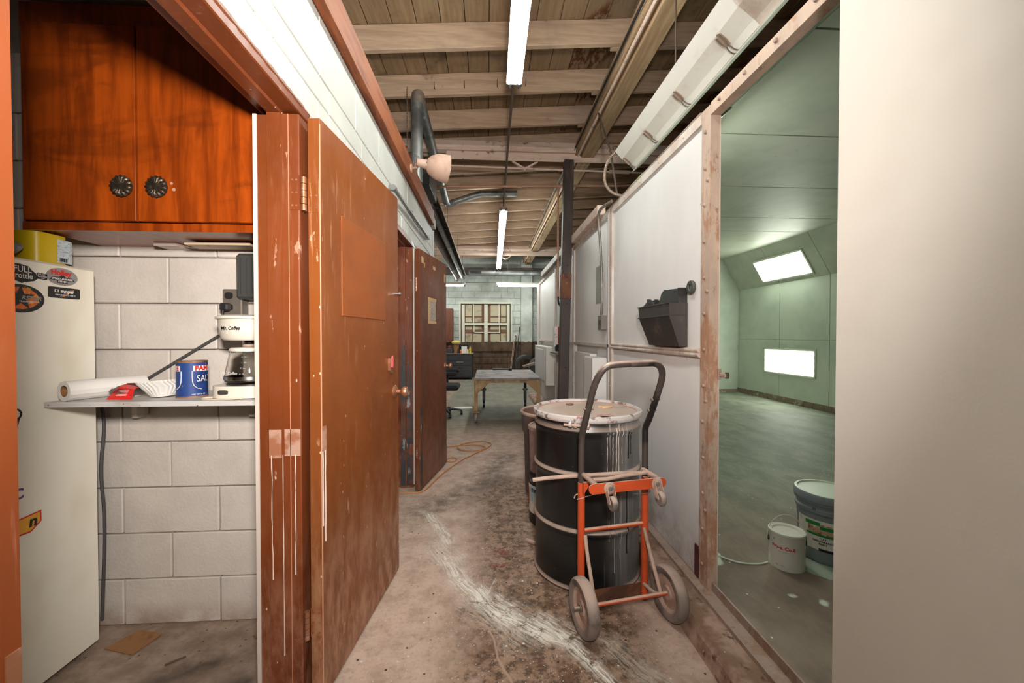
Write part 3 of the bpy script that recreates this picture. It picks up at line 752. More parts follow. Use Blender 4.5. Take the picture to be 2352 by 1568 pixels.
# the second frame is smeared black below shoulder height
def smear(x0, x1, zt, ya, yb, m=None, par=None):
    n = 7; top = [(x0 + (x1 - x0) * i / n, zt + random.uniform(-.28, .12)) for i in range(n + 1)]
    G().prism([(x0, .02), (x1, .02)] + top[::-1], 1, ya, yb, m).obj('soot_smear', MT['stain'], par)
smear(-.730, -.690, 1.25, 3.3738, 3.3751, None, f2); smear(-.684, -.632, 1.05, 3.3818, 3.3831, None, f2); smear(-.001, .055, 1.05, -.0006, .0, m2, d2)
G().box(-.630, 3.40, .02, -.618, 3.428, 2.0).obj('pale_filler', MT['paintw'], f2)

# pipe rail on the wall above the second door
t = T('pipe_rail', (-.6, 3.3, 2.22), 'grey pipe rail fixed to the white blocks above the second door', 'rail')
G().cyl((-.600, 2.60, 2.222), (-.600, 4.05, 2.262), .0135, n=12).obj('pipe', MT['galv'], t, 40)
for y, z in ((2.60, 2.222), (4.05, 2.262)):
    G().cyl((-.631, y, z), (-.602, y, z), .020, n=12).obj('flange', MT['galv'], t, 40)
    G().cyl((-.600, y - .02, z), (-.600, y + .02, z), .019, n=12).obj('end_cap', MT['galv'], t, 40)
G().box(-.606, 3.20, 2.224, -.594, 3.25, 2.262).obj('clip', MT['galv'], t)
# corner strip at the wall end
G().box(-.655, 4.645, 0, -.622, 4.665, 2.487).obj('trim_2', MT['pvc'], label='pale corner strip at the end of the block wall', cat='trim', kind='structure')
# ------------------------------------------------------------------ the spray booth (right)
BX = 1.04
g = G().prism([(.845, 0), (.862, .055), (.882, .072), (1.06, .072), (1.06, 0)], 1, .93, 8.4)
kb = g.obj('kerb', MT['kerb'], label='dusty chipped concrete kerb under the booth wall', cat='kerb', kind='structure')
G().box(.97, -.25, .0, 5.55, 8.45, .05).obj('floor_booth', MT['bfloor'], label='grey-green stained concrete floor inside the spray booth', cat='floor', kind='structure')

wb = T('wall_booth', (BX, 5, .07), 'white panelled outer wall of the spray booth', 'wall', kind='structure')
posts = [1.835, 3.29, 4.75, 6.05, 7.96]
def seam(y0, y1, z0, z1, nm='panel', x=BX, mat='panel'): return G().box(x, y0, z0, x + .035, y1, z1, None, .002).obj(nm, MT[mat], wb)
for a, b in zip(posts, posts[1:]):
    seam(a + .005, b - .005, 1.205, 2.30)
    if abs(a - 3.29) < .01 or a > 4.8: seam(a + .005, b - .005, .08, 1.195, x=BX + .03)
    else: seam(a + .005, b - .005, .08, 1.195)
boltm = G().lathe([(.0085, 0), (.0085, .004), (.006, .008), (0, .009)], n=10).mesh('bolt', MT['steel_d'], 40)
RX = Matrix.Rotation(R(-90), 3, 'Y')
# near post: angle iron, bolted
p = G().prism([(1.030, 1.802), (1.078, 1.802), (1.078, 1.81), (1.038, 1.81), (1.038, 1.876), (1.030, 1.876)], 2, .075, 2.352).obj('post', MT['steel'], wb)
for i in range(13): inst('bolt', boltm, (1.030, 1.845 + random.uniform(-.004, .004), .18 + i * .172), p, RX)
for i in range(4): inst('bolt', boltm, (1.030, 1.820, .45 + i * .52), p, RX)
G().box(1.076, 1.800, .075, 1.080, 1.806, 2.30).obj('gasket', MT['paintw'], wb)
# other posts: dusty white angles
bw = G().lathe([(.007, 0), (.007, .003), (.004, .006), (0, .006)], n=8).mesh('bolt', MT['whitesteel'], 40)
for y in posts[1:]:
    q = G().box(1.022, y - .04, .075, 1.040, y + .03, 2.30, None, .002).obj('post', MT['whitesteel'], wb)
    for i in range(13): inst('bolt', bw, (1.022, y - .022, .2 + i * .165), q, RX)
# header over the opening and top rail
h = G().prism([(1.030, 2.302), (1.030, 2.358), (1.038, 2.358), (1.038, 2.310), (1.076, 2.310), (1.076, 2.302)], 1, .93, 1.8005).obj('header', MT['steel'], wb)
for i in range(5): inst('bolt', boltm, (1.030, 1.03 + i * .175, 2.335), h, RX)
r_ = G().prism([(1.026, 2.295), (1.026, 2.345), (1.020, 2.352), (1.075, 2.352), (1.075, 2.345), (1.034, 2.345), (1.034, 2.295)], 1, 1.877, 7.98).obj('top_rail', MT['whitesteel'], wb)
for i in range(20): inst('bolt', bw, (1.026, 2.05 + i * .30, 2.32), r_, RX)
# chair rail: two round tubes on the first panel, flat further on
for dz in (0, -.022): G().cyl((1.028, 1.878, 1.207 + dz), (1.028, 3.25, 1.207 + dz), .0125, n=10).obj('rail_tube', MT['whitesteel'], wb, 40)
G().box(1.018, 3.30, 1.18, 1.04, 7.95, 1.205).obj('rail', MT['whitesteel'], wb)
# sill channel
s_ = G().box(.982, .93, .072, 1.062, 7.97, .078).box(.982, .93, .078, .987, 7.97, .090).box(1.052, .93, .078, 1.060, 1.80, .118).obj('sill', MT['steel_d'], wb)
# sloped shoulder panels and the end
g = G().prism([(1.075, 2.352), (1.75, 2.925), (1.745, 2.945), (1.06, 2.362)], 1, -.25, 8.4).obj('wall_booth_shoulder', MT['green'], label='sloped green shoulder panel on top of the booth wall', cat='wall', kind='structure')
G().box(1.04, 7.97, .05, 1.08, 8.45, 2.35).obj('panel', MT['panel'], wb)
G().prism([(1.045, .05), (5.5, .05), (5.47, 2.26), (5.07, 2.935), (1.75, 2.935), (1.08, 2.365), (1.045, 2.345)], 1, 8.36, 8.45).obj('wall_booth_end', MT['green'], label='pale green end wall inside the spray booth', cat='wall', kind='structure')
ws = G().box(5.46, -.25, .05, 5.54, 8.36, 2.27).obj('wall_booth_side', MT['green'], label='pale green long wall inside the spray booth with a lit lamp panel', cat='wall', kind='structure')
ys = [-.2, .95, 2.05, 3.15, 4.25, 5.35, 6.05, 7.15, 8.355]
for a, b in zip(ys, ys[1:]):
    G().box(5.450, a + .004, .05, 5.46, b - .004, 1.20, None, .002).obj('wall_panel', MT['green'], ws); G().box(5.450, a + .004, 1.206, 5.46, b - .004, 2.26, None, .002).obj('wall_panel', MT['green'], ws)
G().prism([(1.045, .05), (5.5, .05), (5.47, 2.26), (5.07, 2.935), (1.75, 2.935), (1.08, 2.365), (1.045, 2.345)], 1, -.33, -.25).obj('wall_booth_near', MT['green'], label='pale green near end wall of the booth', cat='wall', kind='structure')
cb = G().box(1.72, -.25, 2.935, 5.09, 8.4, 2.96).obj('ceiling_booth', MT['grime'], label='green panelled ceiling of the spray booth with dark seams', cat='ceiling', kind='structure')
for a, b in zip(ys, ys[1:]):
    G().box(1.75, a + .006, 2.92, 5.057, b - .006, 2.934, None, .002).obj('ceiling_panel', MT['green_ceil'], cb)
    G().prism([(5.060, 2.922), (5.452, 2.262), (5.462, 2.268), (5.07, 2.93)], 1, a + .004, b - .004).obj('sloped_panel', MT['green_ceil'], cb)
G().box(5.43, -.2, .05, 5.452, 8.36, .15).obj('baseboard_booth_side', MT['grime'], label='grimy skirting along the booth side wall', cat='baseboard', kind='structure')
G().box(1.1, 8.335, .05, 5.43, 8.36, .12).obj('baseboard_booth_end', MT['grime'], label='grimy skirting along the booth end wall', cat='baseboard', kind='structure')
# lamp panels in the booth, then unseen ones added to brighten it
def booth_lamp(label, c, u, v, n, w, h, k):
    c = Vector(c); u = Vector(u).normalized(); v = Vector(v).normalized(); n = Vector(n).normalized()
    m = Matrix((u, v, n)).transposed().to_4x4(); m.translation = c
    t = T('lamp_panel', c, label, 'lamp')
    G().box(-w / 2 - .03, -h / 2 - .03, -.001, -w / 2, h / 2 + .03, .012, m).box(w / 2, -h / 2 - .03, -.001, w / 2 + .03, h / 2 + .03, .012, m).box(-w / 2, -h / 2 - .03, -.001, w / 2, -h / 2, .012, m).box(-w / 2, h / 2, -.001, w / 2, h / 2 + .03, .012, m).obj('frame', MT['green_ceil'], t)
    G().box(-w / 2, -h / 2, .001, w / 2, h / 2, .003, m).obj('diffuser', MT['booth_lens'], t)
    for i in range(k):
        y = -h / 2 + h * (i + .5) / k
        G().cyl(m @ Vector((-w / 2 + .03, y, .0035)), m @ Vector((w / 2 - .03, y, .0035)), .024, n=8).obj('tube', MT['booth_tube'], t, 50)
    return t
booth_lamp('lit lamp panel of four tubes in the upright booth wall', (5.449, 6.93, .80), (0, -1, 0), (0, 0, 1), (-1, 0, 0), 1.19, .43, 4)
dv = Vector((5.452 - 5.060, 0, 2.262 - 2.922)).normalized(); nv = Vector((-.66, 0, -.392)).normalized()
booth_lamp('lit lamp panel of four tubes in the sloped booth ceiling', Vector((5.060, 6.93, 2.922)) + dv * .47 + nv * .003, (0, 1, 0), -dv, nv, 1.19, .42, 4)
booth_lamp('unseen lamp panel added under the booth shoulder near the opening to brighten the booth', (1.43, 3.2, 2.645), (0, 1, 0), (.67, 0, .573), (.573, 0, -.67), 1.19, .42, 4)  # added lamp, hidden from view, lifts the booth light
booth_lamp('unseen lamp panel added under the booth shoulder near the end wall to brighten the booth', (1.43, 6.93, 2.645), (0, 1, 0), (.67, 0, .573), (.573, 0, -.67), 1.19, .42, 4)  # second added lamp out of view, for more light in the booth
# cobwebby string on the ceiling
G().tube(smoothpath([(3.05, 3.16, 2.915), (3.055, 3.18, 2.80), (3.06, 3.17, 2.55), (3.05, 3.18, 2.36), (3.10, 3.2, 2.25)], 2), .0025, 5).obj('hanging_string', MT['darkpipe'], label='thin dark string hanging from the booth ceiling', cat='string')

# booth items
G().box(1.033, 1.885, .085, 1.0395, 1.925, .24, None, .001).obj('rubber_flap', MT['maroon'], label='dark maroon rubber strip low on the booth wall', cat='strip')
t = T('latch', (1.08, 1.75, 1.09), 'small rusty latch on the booth opening edge', 'latch')
G().box(1.070, 1.792, 1.075, 1.086, 1.802, 1.125, None, .001).obj('plate', MT['steel_d'], t); G().box(1.074, 1.745, 1.088, 1.098, 1.795, 1.106, None, .003).obj('bolt', MT['steel_d'], t); G().cyl((1.086, 1.75, 1.084), (1.086, 1.75, 1.112), .008, n=10).obj('pin', MT['chrome'], t)
# wall file of black plastic
t = T('wall_file', (.99, 2.2, 1.22), 'stained black plastic wall file resting on the booth rail', 'wall file')
y0, y1 = 2.015, 2.43
def trough(za, zb_, x_top, x_bot, ya, yb_, yb2, nm, mat):
    w = .003
    vs = []
    def ring(z, xf, yl, yr, ins):
        return [(1.036, yl + ins, z), (xf + ins, yl + ins, z), (xf + ins, yr - ins, z), (1.036, yr - ins, z)]
    o = ring(zb_, x_bot, ya, yb2, 0) + ring(za, x_top, ya, yb_, 0) + ring(za, x_top, ya, yb_, w) + ring(zb_ + w, x_bot, ya, yb2, w)
    fs = [(0, 1, 2, 3)]
    for r0, r1 in ((0, 4), (4, 8), (8, 12)):
        fs += [(r0 + i, r0 + (i + 1) % 4, r1 + (i + 1) % 4, r1 + i) for i in range(4)]
    fs.append((12, 15, 14, 13))
    return G().add(o, fs).obj(nm, MT[mat], t)
trough(1.385, 1.222, .938, .992, y0, y1, y1 - .03, 'front_pocket', 'blackdust')
trough(1.450, 1.386, .935, .940, y0, y1 + .004, y1, 'upper_pocket', 'blackdust')
G().box(.932, y0 - .003, 1.383, .937, y1 + .003, 1.389).box(.930, y0 - .003, 1.448, .935, y1 + .006, 1.454).obj('rim', MT['blackdust'], t)
prof = [(y0 + .005, 1.40), (y0 + .005, 1.525), (y0 + .17, 1.535), (y0 + .205, 1.515), (y0 + .225, 1.475), (y0 + .26, 1.452), (y0 + .30, 1.455), (y0 + .335, 1.49), (y0 + .36, 1.50), (y0 + .41, 1.505), (y0 + .40, 1.40)]
G().prism(prof, 0, .985, .990).obj('scooped_front', MT['black'], t)
G().prism([(.985, 1.40), (.985, 1.53), (1.035, 1.53), (1.035, 1.40)], 1, y0 + .003, y0 + .006).obj('side_cheek', MT['black'], t)
G().prism([(.94, 1.44), (.985, 1.49), (1.035, 1.50), (1.035, 1.44)], 1, y1 - .02, y1 - .017).obj('side_cheek', MT['black'], t)
G().prism(prof, 0, 1.032, 1.036).obj('back_plate', MT['black'], t)
m = Matrix.Translation((1.039, 1.972, 1.525)) @ Matrix.Rotation(R(-90), 4, 'Y')
t = T('round_magnet', (1.03, 1.972, 1.49), 'small grey ring magnet stuck beside the black wall file', 'magnet')
G().lathe([(.014, 0), (.034, 0), (.036, .004), (.036, .012), (.033, .016), (.018, .016), (.014, .010)], n=24, mat=m).obj('ring', MT['grille'], t, 35)
G().lathe([(.0, .0), (.0135, 0), (.0135, .008), (0, .008)], n=16, mat=m).obj('core', MT['galv'], t, 35)
# conduit and boxes on the second panel
t = T('conduit_drop', (1.02, 3.33, 1.3), 'bent dusty conduit dropping down the booth wall into a switch box', 'conduit')
G().tube(smoothpath([(1.005, 3.20, 2.372), (.985, 3.29, 2.372), (.955, 3.36, 2.36), (.955, 3.43, 2.31), (.99, 3.47, 2.1), (1.0, 3.46, 1.8), (1.0, 3.44, 1.6), (1.005, 3.49, 1.45)], 2), .012, 8).obj('pipe', MT['galv_dusty'], t, 40)
G().box(.99, 3.44, 1.33, 1.04, 3.55, 1.46, None, .003).obj('switch_box', MT['galv_dusty'], t)
G().box(.983, 3.47, 1.375, .99, 3.50, 1.415).obj('toggle', MT['black'], t)
G().box(1.018, 3.325, .08, 1.034, 3.355, 2.348, None, .002).obj('cover_strip', MT['pvc'], label='white plastic cable cover running up the booth wall', cat='cable cover')
G().box(1.034, 3.56, 1.585, 1.0395, 3.78, 1.93).obj('notice_board', MT['sign'], label='grey printed notice on the booth wall', cat='notice')
t = T('recessed_duct_box', (1.0, 3.9, .1), 'pale box duct low on the booth wall behind the drum', 'duct')
G().box(.93, 3.50, .10, 1.065, 3.80, 1.08, None, .003).obj('box', MT['panel'], t); G().box(.926, 3.50, .10, .93, 3.52, 1.08).obj('corner_trim', MT['pvc'], t)
G().box(1.00, 3.85, .10, 1.065, 4.55, 1.10, None, .003).obj('access_panel', MT['panel'], t)
t = T('breaker_box', (.96, 6.6, .6), 'white metal box hung on the far end of the booth wall', 'box')
G().box(.90, 6.15, .50, 1.04, 7.6, 1.10, None, .004).obj('case', MT['white'], t); G().box(.892, 6.25, .55, .90, 7.5, 1.05, None, .002).obj('lid', MT['panel'], t)
t = T('wall_ledge', (.98, 5.6, 1.05), 'narrow ledge fixed to the booth wall beside the black post', 'ledge')
G().box(.90, 5.15, 1.03, 1.02, 5.75, 1.05).obj('board', MT['galv_dusty'], t); G().box(.99, 5.2, .9, 1.02, 5.7, 1.03).obj('bracket', MT['galv_dusty'], t)
t = T('caulk_carton', (.95, 5.5, 1.05), 'white and orange carton standing on the ledge', 'carton')
G().box(.91, 5.42, 1.05, .99, 5.55, 1.40, None, .002).obj('box', MT['paper'], t); G().box(.955, 5.4185, 1.17, .9905, 5.4205, 1.40).obj('orange_band', MT['orange'], t)
text('LT', .05, MT['black_ink'], t, face_mat((.932, 5.4185, 1.28), (0, 0, 1), (-1, 0, 0)))
g = G()
for i in range(150):
    a = random.uniform(0, 2 * math.pi); b = random.uniform(-.9, 1.4); d = Vector((math.cos(a) * math.cos(b), math.sin(a) * math.cos(b), math.sin(b)))
    g.cyl(Vector((.94, 5.27, 1.11)) + d * .02, Vector((.94, 5.27, 1.11)) + d * .055, .005, .003, 4)
g.obj('scouring_pad', M('dark_green_scourer', (46, 60, 54), .9), label='dark round scouring brush lying on the ledge', cat='brush')

# light box hanging over the booth shoulder
LB = T('light_box', (1.05, 1.9, 2.54), 'long white sheet-metal light box with wire clips above the booth wall', 'light fixture')
sec = [(1.120, 2.560), (1.095, 2.585), (1.030, 2.635), (.975, 2.696), (1.02, 2.745), (1.13, 2.68), (1.175, 2.60)]
G().prism(sec, 1, 1.60, 3.03).obj('housing', MT['white'], LB)
G().prism([(a + (.006 if a > 1.05 else -.003), b - .003) for a, b in sec], 1, .55, 1.597).obj('end_section', MT['whitesteel'], LB)
G().prism([(1.118, 2.555), (1.124, 2.552), (1.182, 2.598), (1.176, 2.603)], 1, .6, 3.05).obj('lower_lip', MT['white'], LB)
for y in (1.75, 2.17, 2.59, 2.99):
    c = T('clip', (1.07, y, 2.6), None); c.parent = LB; c.matrix_local = WM[LB.name].inverted() @ WM[c.name]
    m = face_mat((1.064, y, 2.609), (0, -1, 0), Vector((-.78, 0, .62)))
    G().prism([(-.008, -.030), (.008, -.030), (.014, .0), (.012, .036), (.0, .044), (-.012, .036), (-.014, .0)], 2, .001, .007, m).obj('plate', MT['flex'], c)
    G().prism([(-.013, .004), (-.009, .036), (.002, .034), (-.004, -.026)], 2, .007, .020, m).obj('lever', MT['flex'], c)
    for s in (-1, 1):
        G().tube(smoothpath([m @ Vector((s * .007, -.018, .010)), m @ Vector((s * .012, -.05, .016)), m @ Vector((s * .012, -.075, .008)), m @ Vector((s * .010, -.085, -.012))], 2), .0026, 6).obj('wire', MT['darkpipe'], c)
for y in (.9, 2.3): G().cyl((1.1, y, 2.73), (1.1, y, 3.46), .004, n=6).obj('hanger_rod', MT['darkpipe'], LB)
# corrugated conduit looping from its end
pts = smoothpath([(1.05, 3.045, 2.70), (1.01, 3.10, 2.73), (.94, 3.14, 2.66), (.92, 3.14, 2.5), (.97, 3.10, 2.40), (1.05, 3.05, 2.36)], 3)
rr = [.013 if i % 2 else .0105 for i in range(len(pts))]
dense = []
for a, b in zip(pts, pts[1:]): dense += [a, (a + b) / 2]
G().tube(dense, [.0125 if i % 2 else .0095 for i in range(len(dense))], 10).obj('flexible_conduit', MT['flex'], label='corrugated flexible conduit looping beside the light box', cat='conduit')
G().tube([(1.09, 3.9, 3.47), (1.09, 3.5, 2.9), (1.09, 3.32, 2.46)], .009, 8).obj('conduit_stub', MT['darkpipe'], label='thin dark conduit slanting down from the girder', cat='conduit')
G().prism([(1.03, 2.362), (1.10, 2.44), (1.105, 2.44), (1.035, 2.36)], 1, 2.80, 2.98).obj('green_sheet', MT['ltgreen'], label='light green sheet scrap on the booth shoulder', cat='sheet')
# long box duct on top of the rail further along
for a, b, m_ in ((3.50, 4.6, 'truss'), (5.0, 7.3, 'galv_dusty')):
    G().box(.97, a, 2.354, 1.045, b, 2.44, None, .003).obj('wireway', MT[m_], label='tan wireway box along the booth top before the black post' if m_ == 'truss' else 'grey wireway box along the booth top beyond the black post', cat='wireway')

# black post by the booth
t = T('steel_post', (.885, 4.78, 0), 'black steel post leaning beside the booth wall', 'post')
p0 = Vector((.885, 4.74, 0)); p1 = Vector((.975, 4.80, 3.39)); d = (p1 - p0)
m = face_mat(p0, Vector((1, 0, -d.x / d.z)), Vector((0, 1, 0))); 
zz = d.normalized(); xx = Vector((0, 1, 0)).cross(zz).normalized(); yy = zz.cross(xx)
m = Matrix((xx, yy, zz)).transposed().to_4x4(); m.translation = p0
G().box(-.058, -.05, 0, .058, .05, d.length, m, .006).obj('column', MT['black_steel'], t)
G().box(-.062, -.054, 1.72, .062, .054, 2.02, m, .003).obj('splice', MT['plate'], t)
for z in (.9, 1.3, 1.66, 2.12): G().cyl(m @ Vector((.01, -.0502, z)), m @ Vector((.01, -.052, z)), .010, n=10).obj('bolt_hole', MT['black_ink'], t)
G().box(-.09, -.09, -.001, .09, .09, .012, Matrix.Translation(p0)).obj('base_plate', MT['black_steel'], t)
# copper air line
t = T('air_line', (.88, 4.98, 1.7), 'copper air line crossing the corridor with a drop beside the black post', 'pipe')
G().cyl((-.85, 5.02, 3.125), (2.2, 5.02, 3.205), .014, n=10).obj('pipe', MT['copper'], t, 40)
G().cyl((.885, 5.02, 3.165), (.885, 5.0, 1.75), .013, n=10).obj('drop', MT['copper'], t, 40)
G().cyl((.865, 5.02, 3.168), (.905, 5.02, 3.17), .020, n=10).obj('tee', MT['copper'], t, 40)
G().tube(smoothpath([(.885, 5.0, 1.78), (.885, 4.99, 1.70), (.90, 4.98, 1.66), (.93, 4.98, 1.65)], 2), .012, 8).obj('hose_tail', MT['wire'], t, 40)
for x in (-.8, 2.1): G().cyl((x, 5.02, 3.12 + (x + .85) * .026), (x, 5.02, zb(x) + .02), .004, n=6).obj('hanger', MT['darkpipe'], t)
# ------------------------------------------------------------------ overhead things
def strip_light(x0, y0, x1, y1, z, label, group=None, ntube=1, cap='white', along=True):
    t = T('strip_light', ((x0 + x1) / 2, (y0 + y1) / 2, z), label, 'light fixture', group)
    a = Vector((x0, y0, z)); b = Vector((x1, y1, z)); d = (b - a); L = d.length; d.normalize(); s = Vector((d.y, -d.x, 0))
    m = Matrix((s, d, Vector((0, 0, 1)))).transposed().to_4x4(); m.translation = a
    G().prism([(-.055, .03), (.055, .03), (.045, .085), (-.045, .085)], 1, 0, L, m).obj('housing', MT[cap], t)
    for q in range(ntube):
        l0 = L * q / ntube; l1 = L * (q + 1) / ntube
        for sx in (-.040, .040):
            G().cyl(m @ Vector((sx, l0 + .05, 0)), m @ Vector((sx, l1 - .05, 0)), .0165, n=10).obj('tube', MT['tube_glass'], t, 50)
        for yy in (l0 + .025, l1 - .025):
            for sx in (-.040, .040):
                G().cyl(m @ Vector((sx, yy - .024, 0)), m @ Vector((sx, yy + .024, 0)), .0185, n=10).obj('tube_end', MT['galv'], t, 50)
            G().box(-.058, yy - .010, .0, .058, yy + .010, .035, m, .003).obj('lampholder', MT[cap], t)
    for yy in (.3, L - .3):
        p = m @ Vector((0, yy, .085)); G().cyl(p, (p.x, p.y, zb(p.x) + .02), .004, n=6).obj('hanger', MT['darkpipe'], t)
    return t
strip_light(.175, .62, .197, 3.06, 3.18, 'lit twin-tube strip light hanging nearest the booth light box')
strip_light(.235, 6.02, .30, 11.35, 3.18, 'lit twin-tube strip light run hanging in the workshop beyond the truss', ntube=2, cap='tan')
G().tube([(.198, 3.06, 3.235), (.205, 4.0, 3.235), (.225, 5.2, 3.232), (.236, 6.03, 3.232)], .011, 8).obj('light_conduit', MT['darkpipe'], label='thin dark conduit joining the two hanging strip lights', cat='conduit')
strip_light(-1.85, 11.0, -.62, 11.0, 2.65, 'lit strip light hung across the far wall beside the wall cabinet')
strip_light(.235, 11.0, 1.47, 11.0, 2.655, 'lit strip light hung across the far wall in front of the pilaster')
G().cyl((-.62, 11.0, 2.73), (.235, 11.0, 2.735), .008, n=8).obj('light_wire', MT['darkpipe'], label='thin rod linking the two strip lights at the far wall', cat='rod')
# round duct across the far end
t = T('cross_duct', (.5, 11.6, 3.0), 'galvanised round duct crossing below the far roof', 'duct')
G().cyl((-.55, 11.55, 3.10), (6.349, 11.55, 3.10), .085, n=16).obj('pipe', MT['galv'], t, 40); G().box(-.5, 11.40, 3.06, -.2, 11.46, 3.13).obj('label_plate', MT['black'], t); G().cyl((.6, 11.55, 3.18), (.6, 11.55, 3.66), .006, n=6).obj('hanger', MT['darkpipe'], t)

# flue from the heater, rising above the board and running away
t = T('flue_pipe', (-.625, 3.6, 2.65), 'galvanised flue pipe with an elbow above the white wall', 'flue')
G().cyl((-.627, 3.6, 2.78), (-.625, 3.6, 3.33), .052, n=20).obj('riser', MT['galv'], t, 40)
G().cyl((-.627, 3.6, 2.635), (-.627, 3.6, 2.80), .049, n=20).obj('collar', MT['galv'], t, 40)
G().tube([(-.625, 3.6, 3.32), (-.625, 3.602, 3.37), (-.625, 3.625, 3.415), (-.625, 3.665, 3.44), (-.625, 3.72, 3.445)], .054, 20).obj('elbow', MT['galv_dusty'], t, 40)
G().cyl((-.625, 3.70, 3.445), (-.625, 6.05, 3.28), .050, n=20).obj('run', MT['galv'], t, 40)
G().tube([(-.625, 6.02, 3.28), (-.62, 6.10, 3.28), (-.58, 6.14, 3.28), (-.50, 6.15, 3.32)], .052, 16).obj('bend', MT['galv'], t, 40)
seg = [(-.50, 6.15, 3.32), (-.22, 6.15, 3.42), (-.10, 6.15, 3.45), (.45, 6.16, 3.47)]
for a, b in zip(seg, seg[1:]): G().cyl(a, b, .047, n=14).obj('segment', MT['galv'], t, 40)
G().tube([(-.66, 3.56, 2.79), (-.68, 3.54, 2.83), (-.65, 3.53, 2.86), (-.60, 3.54, 2.84), (-.575, 3.56, 2.79)], .003, 6).obj('wire_tie', MT['chrome'], t)
ch = T('chain', (-.70, 3.55, 3.0), 'thin dark chain hanging beside the flue pipe', 'chain')
for i in range(30):
    z = 3.44 - i * .021
    pts = [Vector((-.705, 3.56, z)) + (Vector((.005 * math.cos(a), 0, .014 * math.sin(a))) if i % 2 else Vector((0, .005 * math.cos(a), .014 * math.sin(a)))) for a in [k * math.pi / 4 for k in range(8)]]
    G().tube(pts, .002, 4, True).obj('link', MT['darkpipe'], ch)
# radiant tube heater
t = T('tube_heater', (-.69, 4.3, 2.78), 'long radiant tube heater with black burner box and dark reflector', 'heater')
G().box(-.80, 4.05, 2.79, -.585, 4.62, 3.02, None, .004).obj('burner_box', MT['black'], t)
G().box(-.76, 4.046, 2.93, -.68, 4.05, 3.01).obj('rating_label', MT['paper'], t)
refl = [(-.545, 2.775), (-.56, 2.79), (-.62, 2.93), (-.76, 2.93), (-.83, 2.79), (-.845, 2.775), (-.850, 2.78), (-.765, 2.94), (-.615, 2.94), (-.540, 2.78)]
G().prism(refl, 1, 4.64, 11.1).obj('reflector', MT['reflector'], t)
G().box(-.552, 4.64, 2.768, -.542, 11.1, 2.778).box(-.850, 4.64, 2.768, -.840, 11.1, 2.778).obj('edge_lip', MT['chrome'], t)
G().cyl((-.690, 4.6, 2.85), (-.690, 11.0, 2.85), .048, n=16).obj('radiant_tube', MT['galv'], t, 40)
G().cyl((-.690, 8.2, 2.85), (-.690, 8.35, 2.85), .054, n=16).obj('coupling', MT['galv'], t, 40)
for y in (4.75, 6.9, 9.2, 10.9):
    G().tube([(-.85, y, 2.77), (-.69, y, 2.79), (-.54, y, 2.77)], .004, 6).obj('bracket', MT['chrome'], t)
    G().cyl((-.69, y, 2.94), (-.69, y, zb(-.69) + .02), .004, n=6).obj('hanger', MT['darkpipe'], t)
# flood lamp on the board
t = T('flood_lamp', (-.588, 3.1, 2.55), 'dusty beige flood lamp bracketed to the orange board', 'lamp')
G().cyl((-.588, 3.10, 2.556), (-.575, 3.10, 2.556), .030, n=16).obj('base', MT['tan'], t, 40)
G().tube([(-.576, 3.10, 2.556), (-.545, 3.09, 2.56), (-.52, 3.07, 2.565)], .010, 8).obj('arm', MT['tan'], t, 40)
G().box(-.552, 3.075, 2.548, -.538, 3.105, 2.585).obj('wing_nut', MT['tan'], t)
dd = Vector((.80, .28, -.06)).normalized(); a_, b_, c_ = frame_of(dd); m = Matrix((a_, b_, c_)).transposed().to_4x4(); m.translation = (-.505, 3.04, 2.572)
G().lathe([(.0, -.032), (.022, -.030), (.026, -.024), (.030, 0), (.034, .045), (.046, .055), (.050, .062)], n=24, mat=m).obj('socket', MT['tan'], t, 40)
G().lathe([(.046, .050), (.070, .075), (.092, .12), (.100, .16), (.102, .205), (.105, .21), (.099, .205), (.094, .16), (.086, .12), (.064, .08), (.0, .075)], n=32, mat=m).obj('reflector', MT['tan'], t, 40)
for k in range(4): G().lathe([(0, 0), (.006, 0), (.006, .008), (0, .008)], n=8, mat=m @ Matrix.Rotation(k * math.pi / 2, 4, 'Z') @ Matrix.Translation((.034, 0, .04)) @ Matrix.Rotation(R(90), 4, 'Y')).obj('screw', MT['darkpipe'], t)
# odds and ends up on the room top
G().box(-1.10, 3.70, 2.60, -.94, 3.95, 3.45, None, .005).obj('timber_upright', MT['joist'], label='short timber upright standing on the room top by the joists', cat='upright')
G().box(-1.35, 3.55, 2.60, -1.12, 3.85, 3.30, None, .005).obj('dark_crate', MT['black'], label='dark crate stored on the room top behind the board', cat='crate')
G().box(-1.05, 4.0, 2.60, -.80, 4.04, 3.15, None, .004).obj('stored_board', MT['redwood'], label='reddish board stored upright on the room top', cat='board')

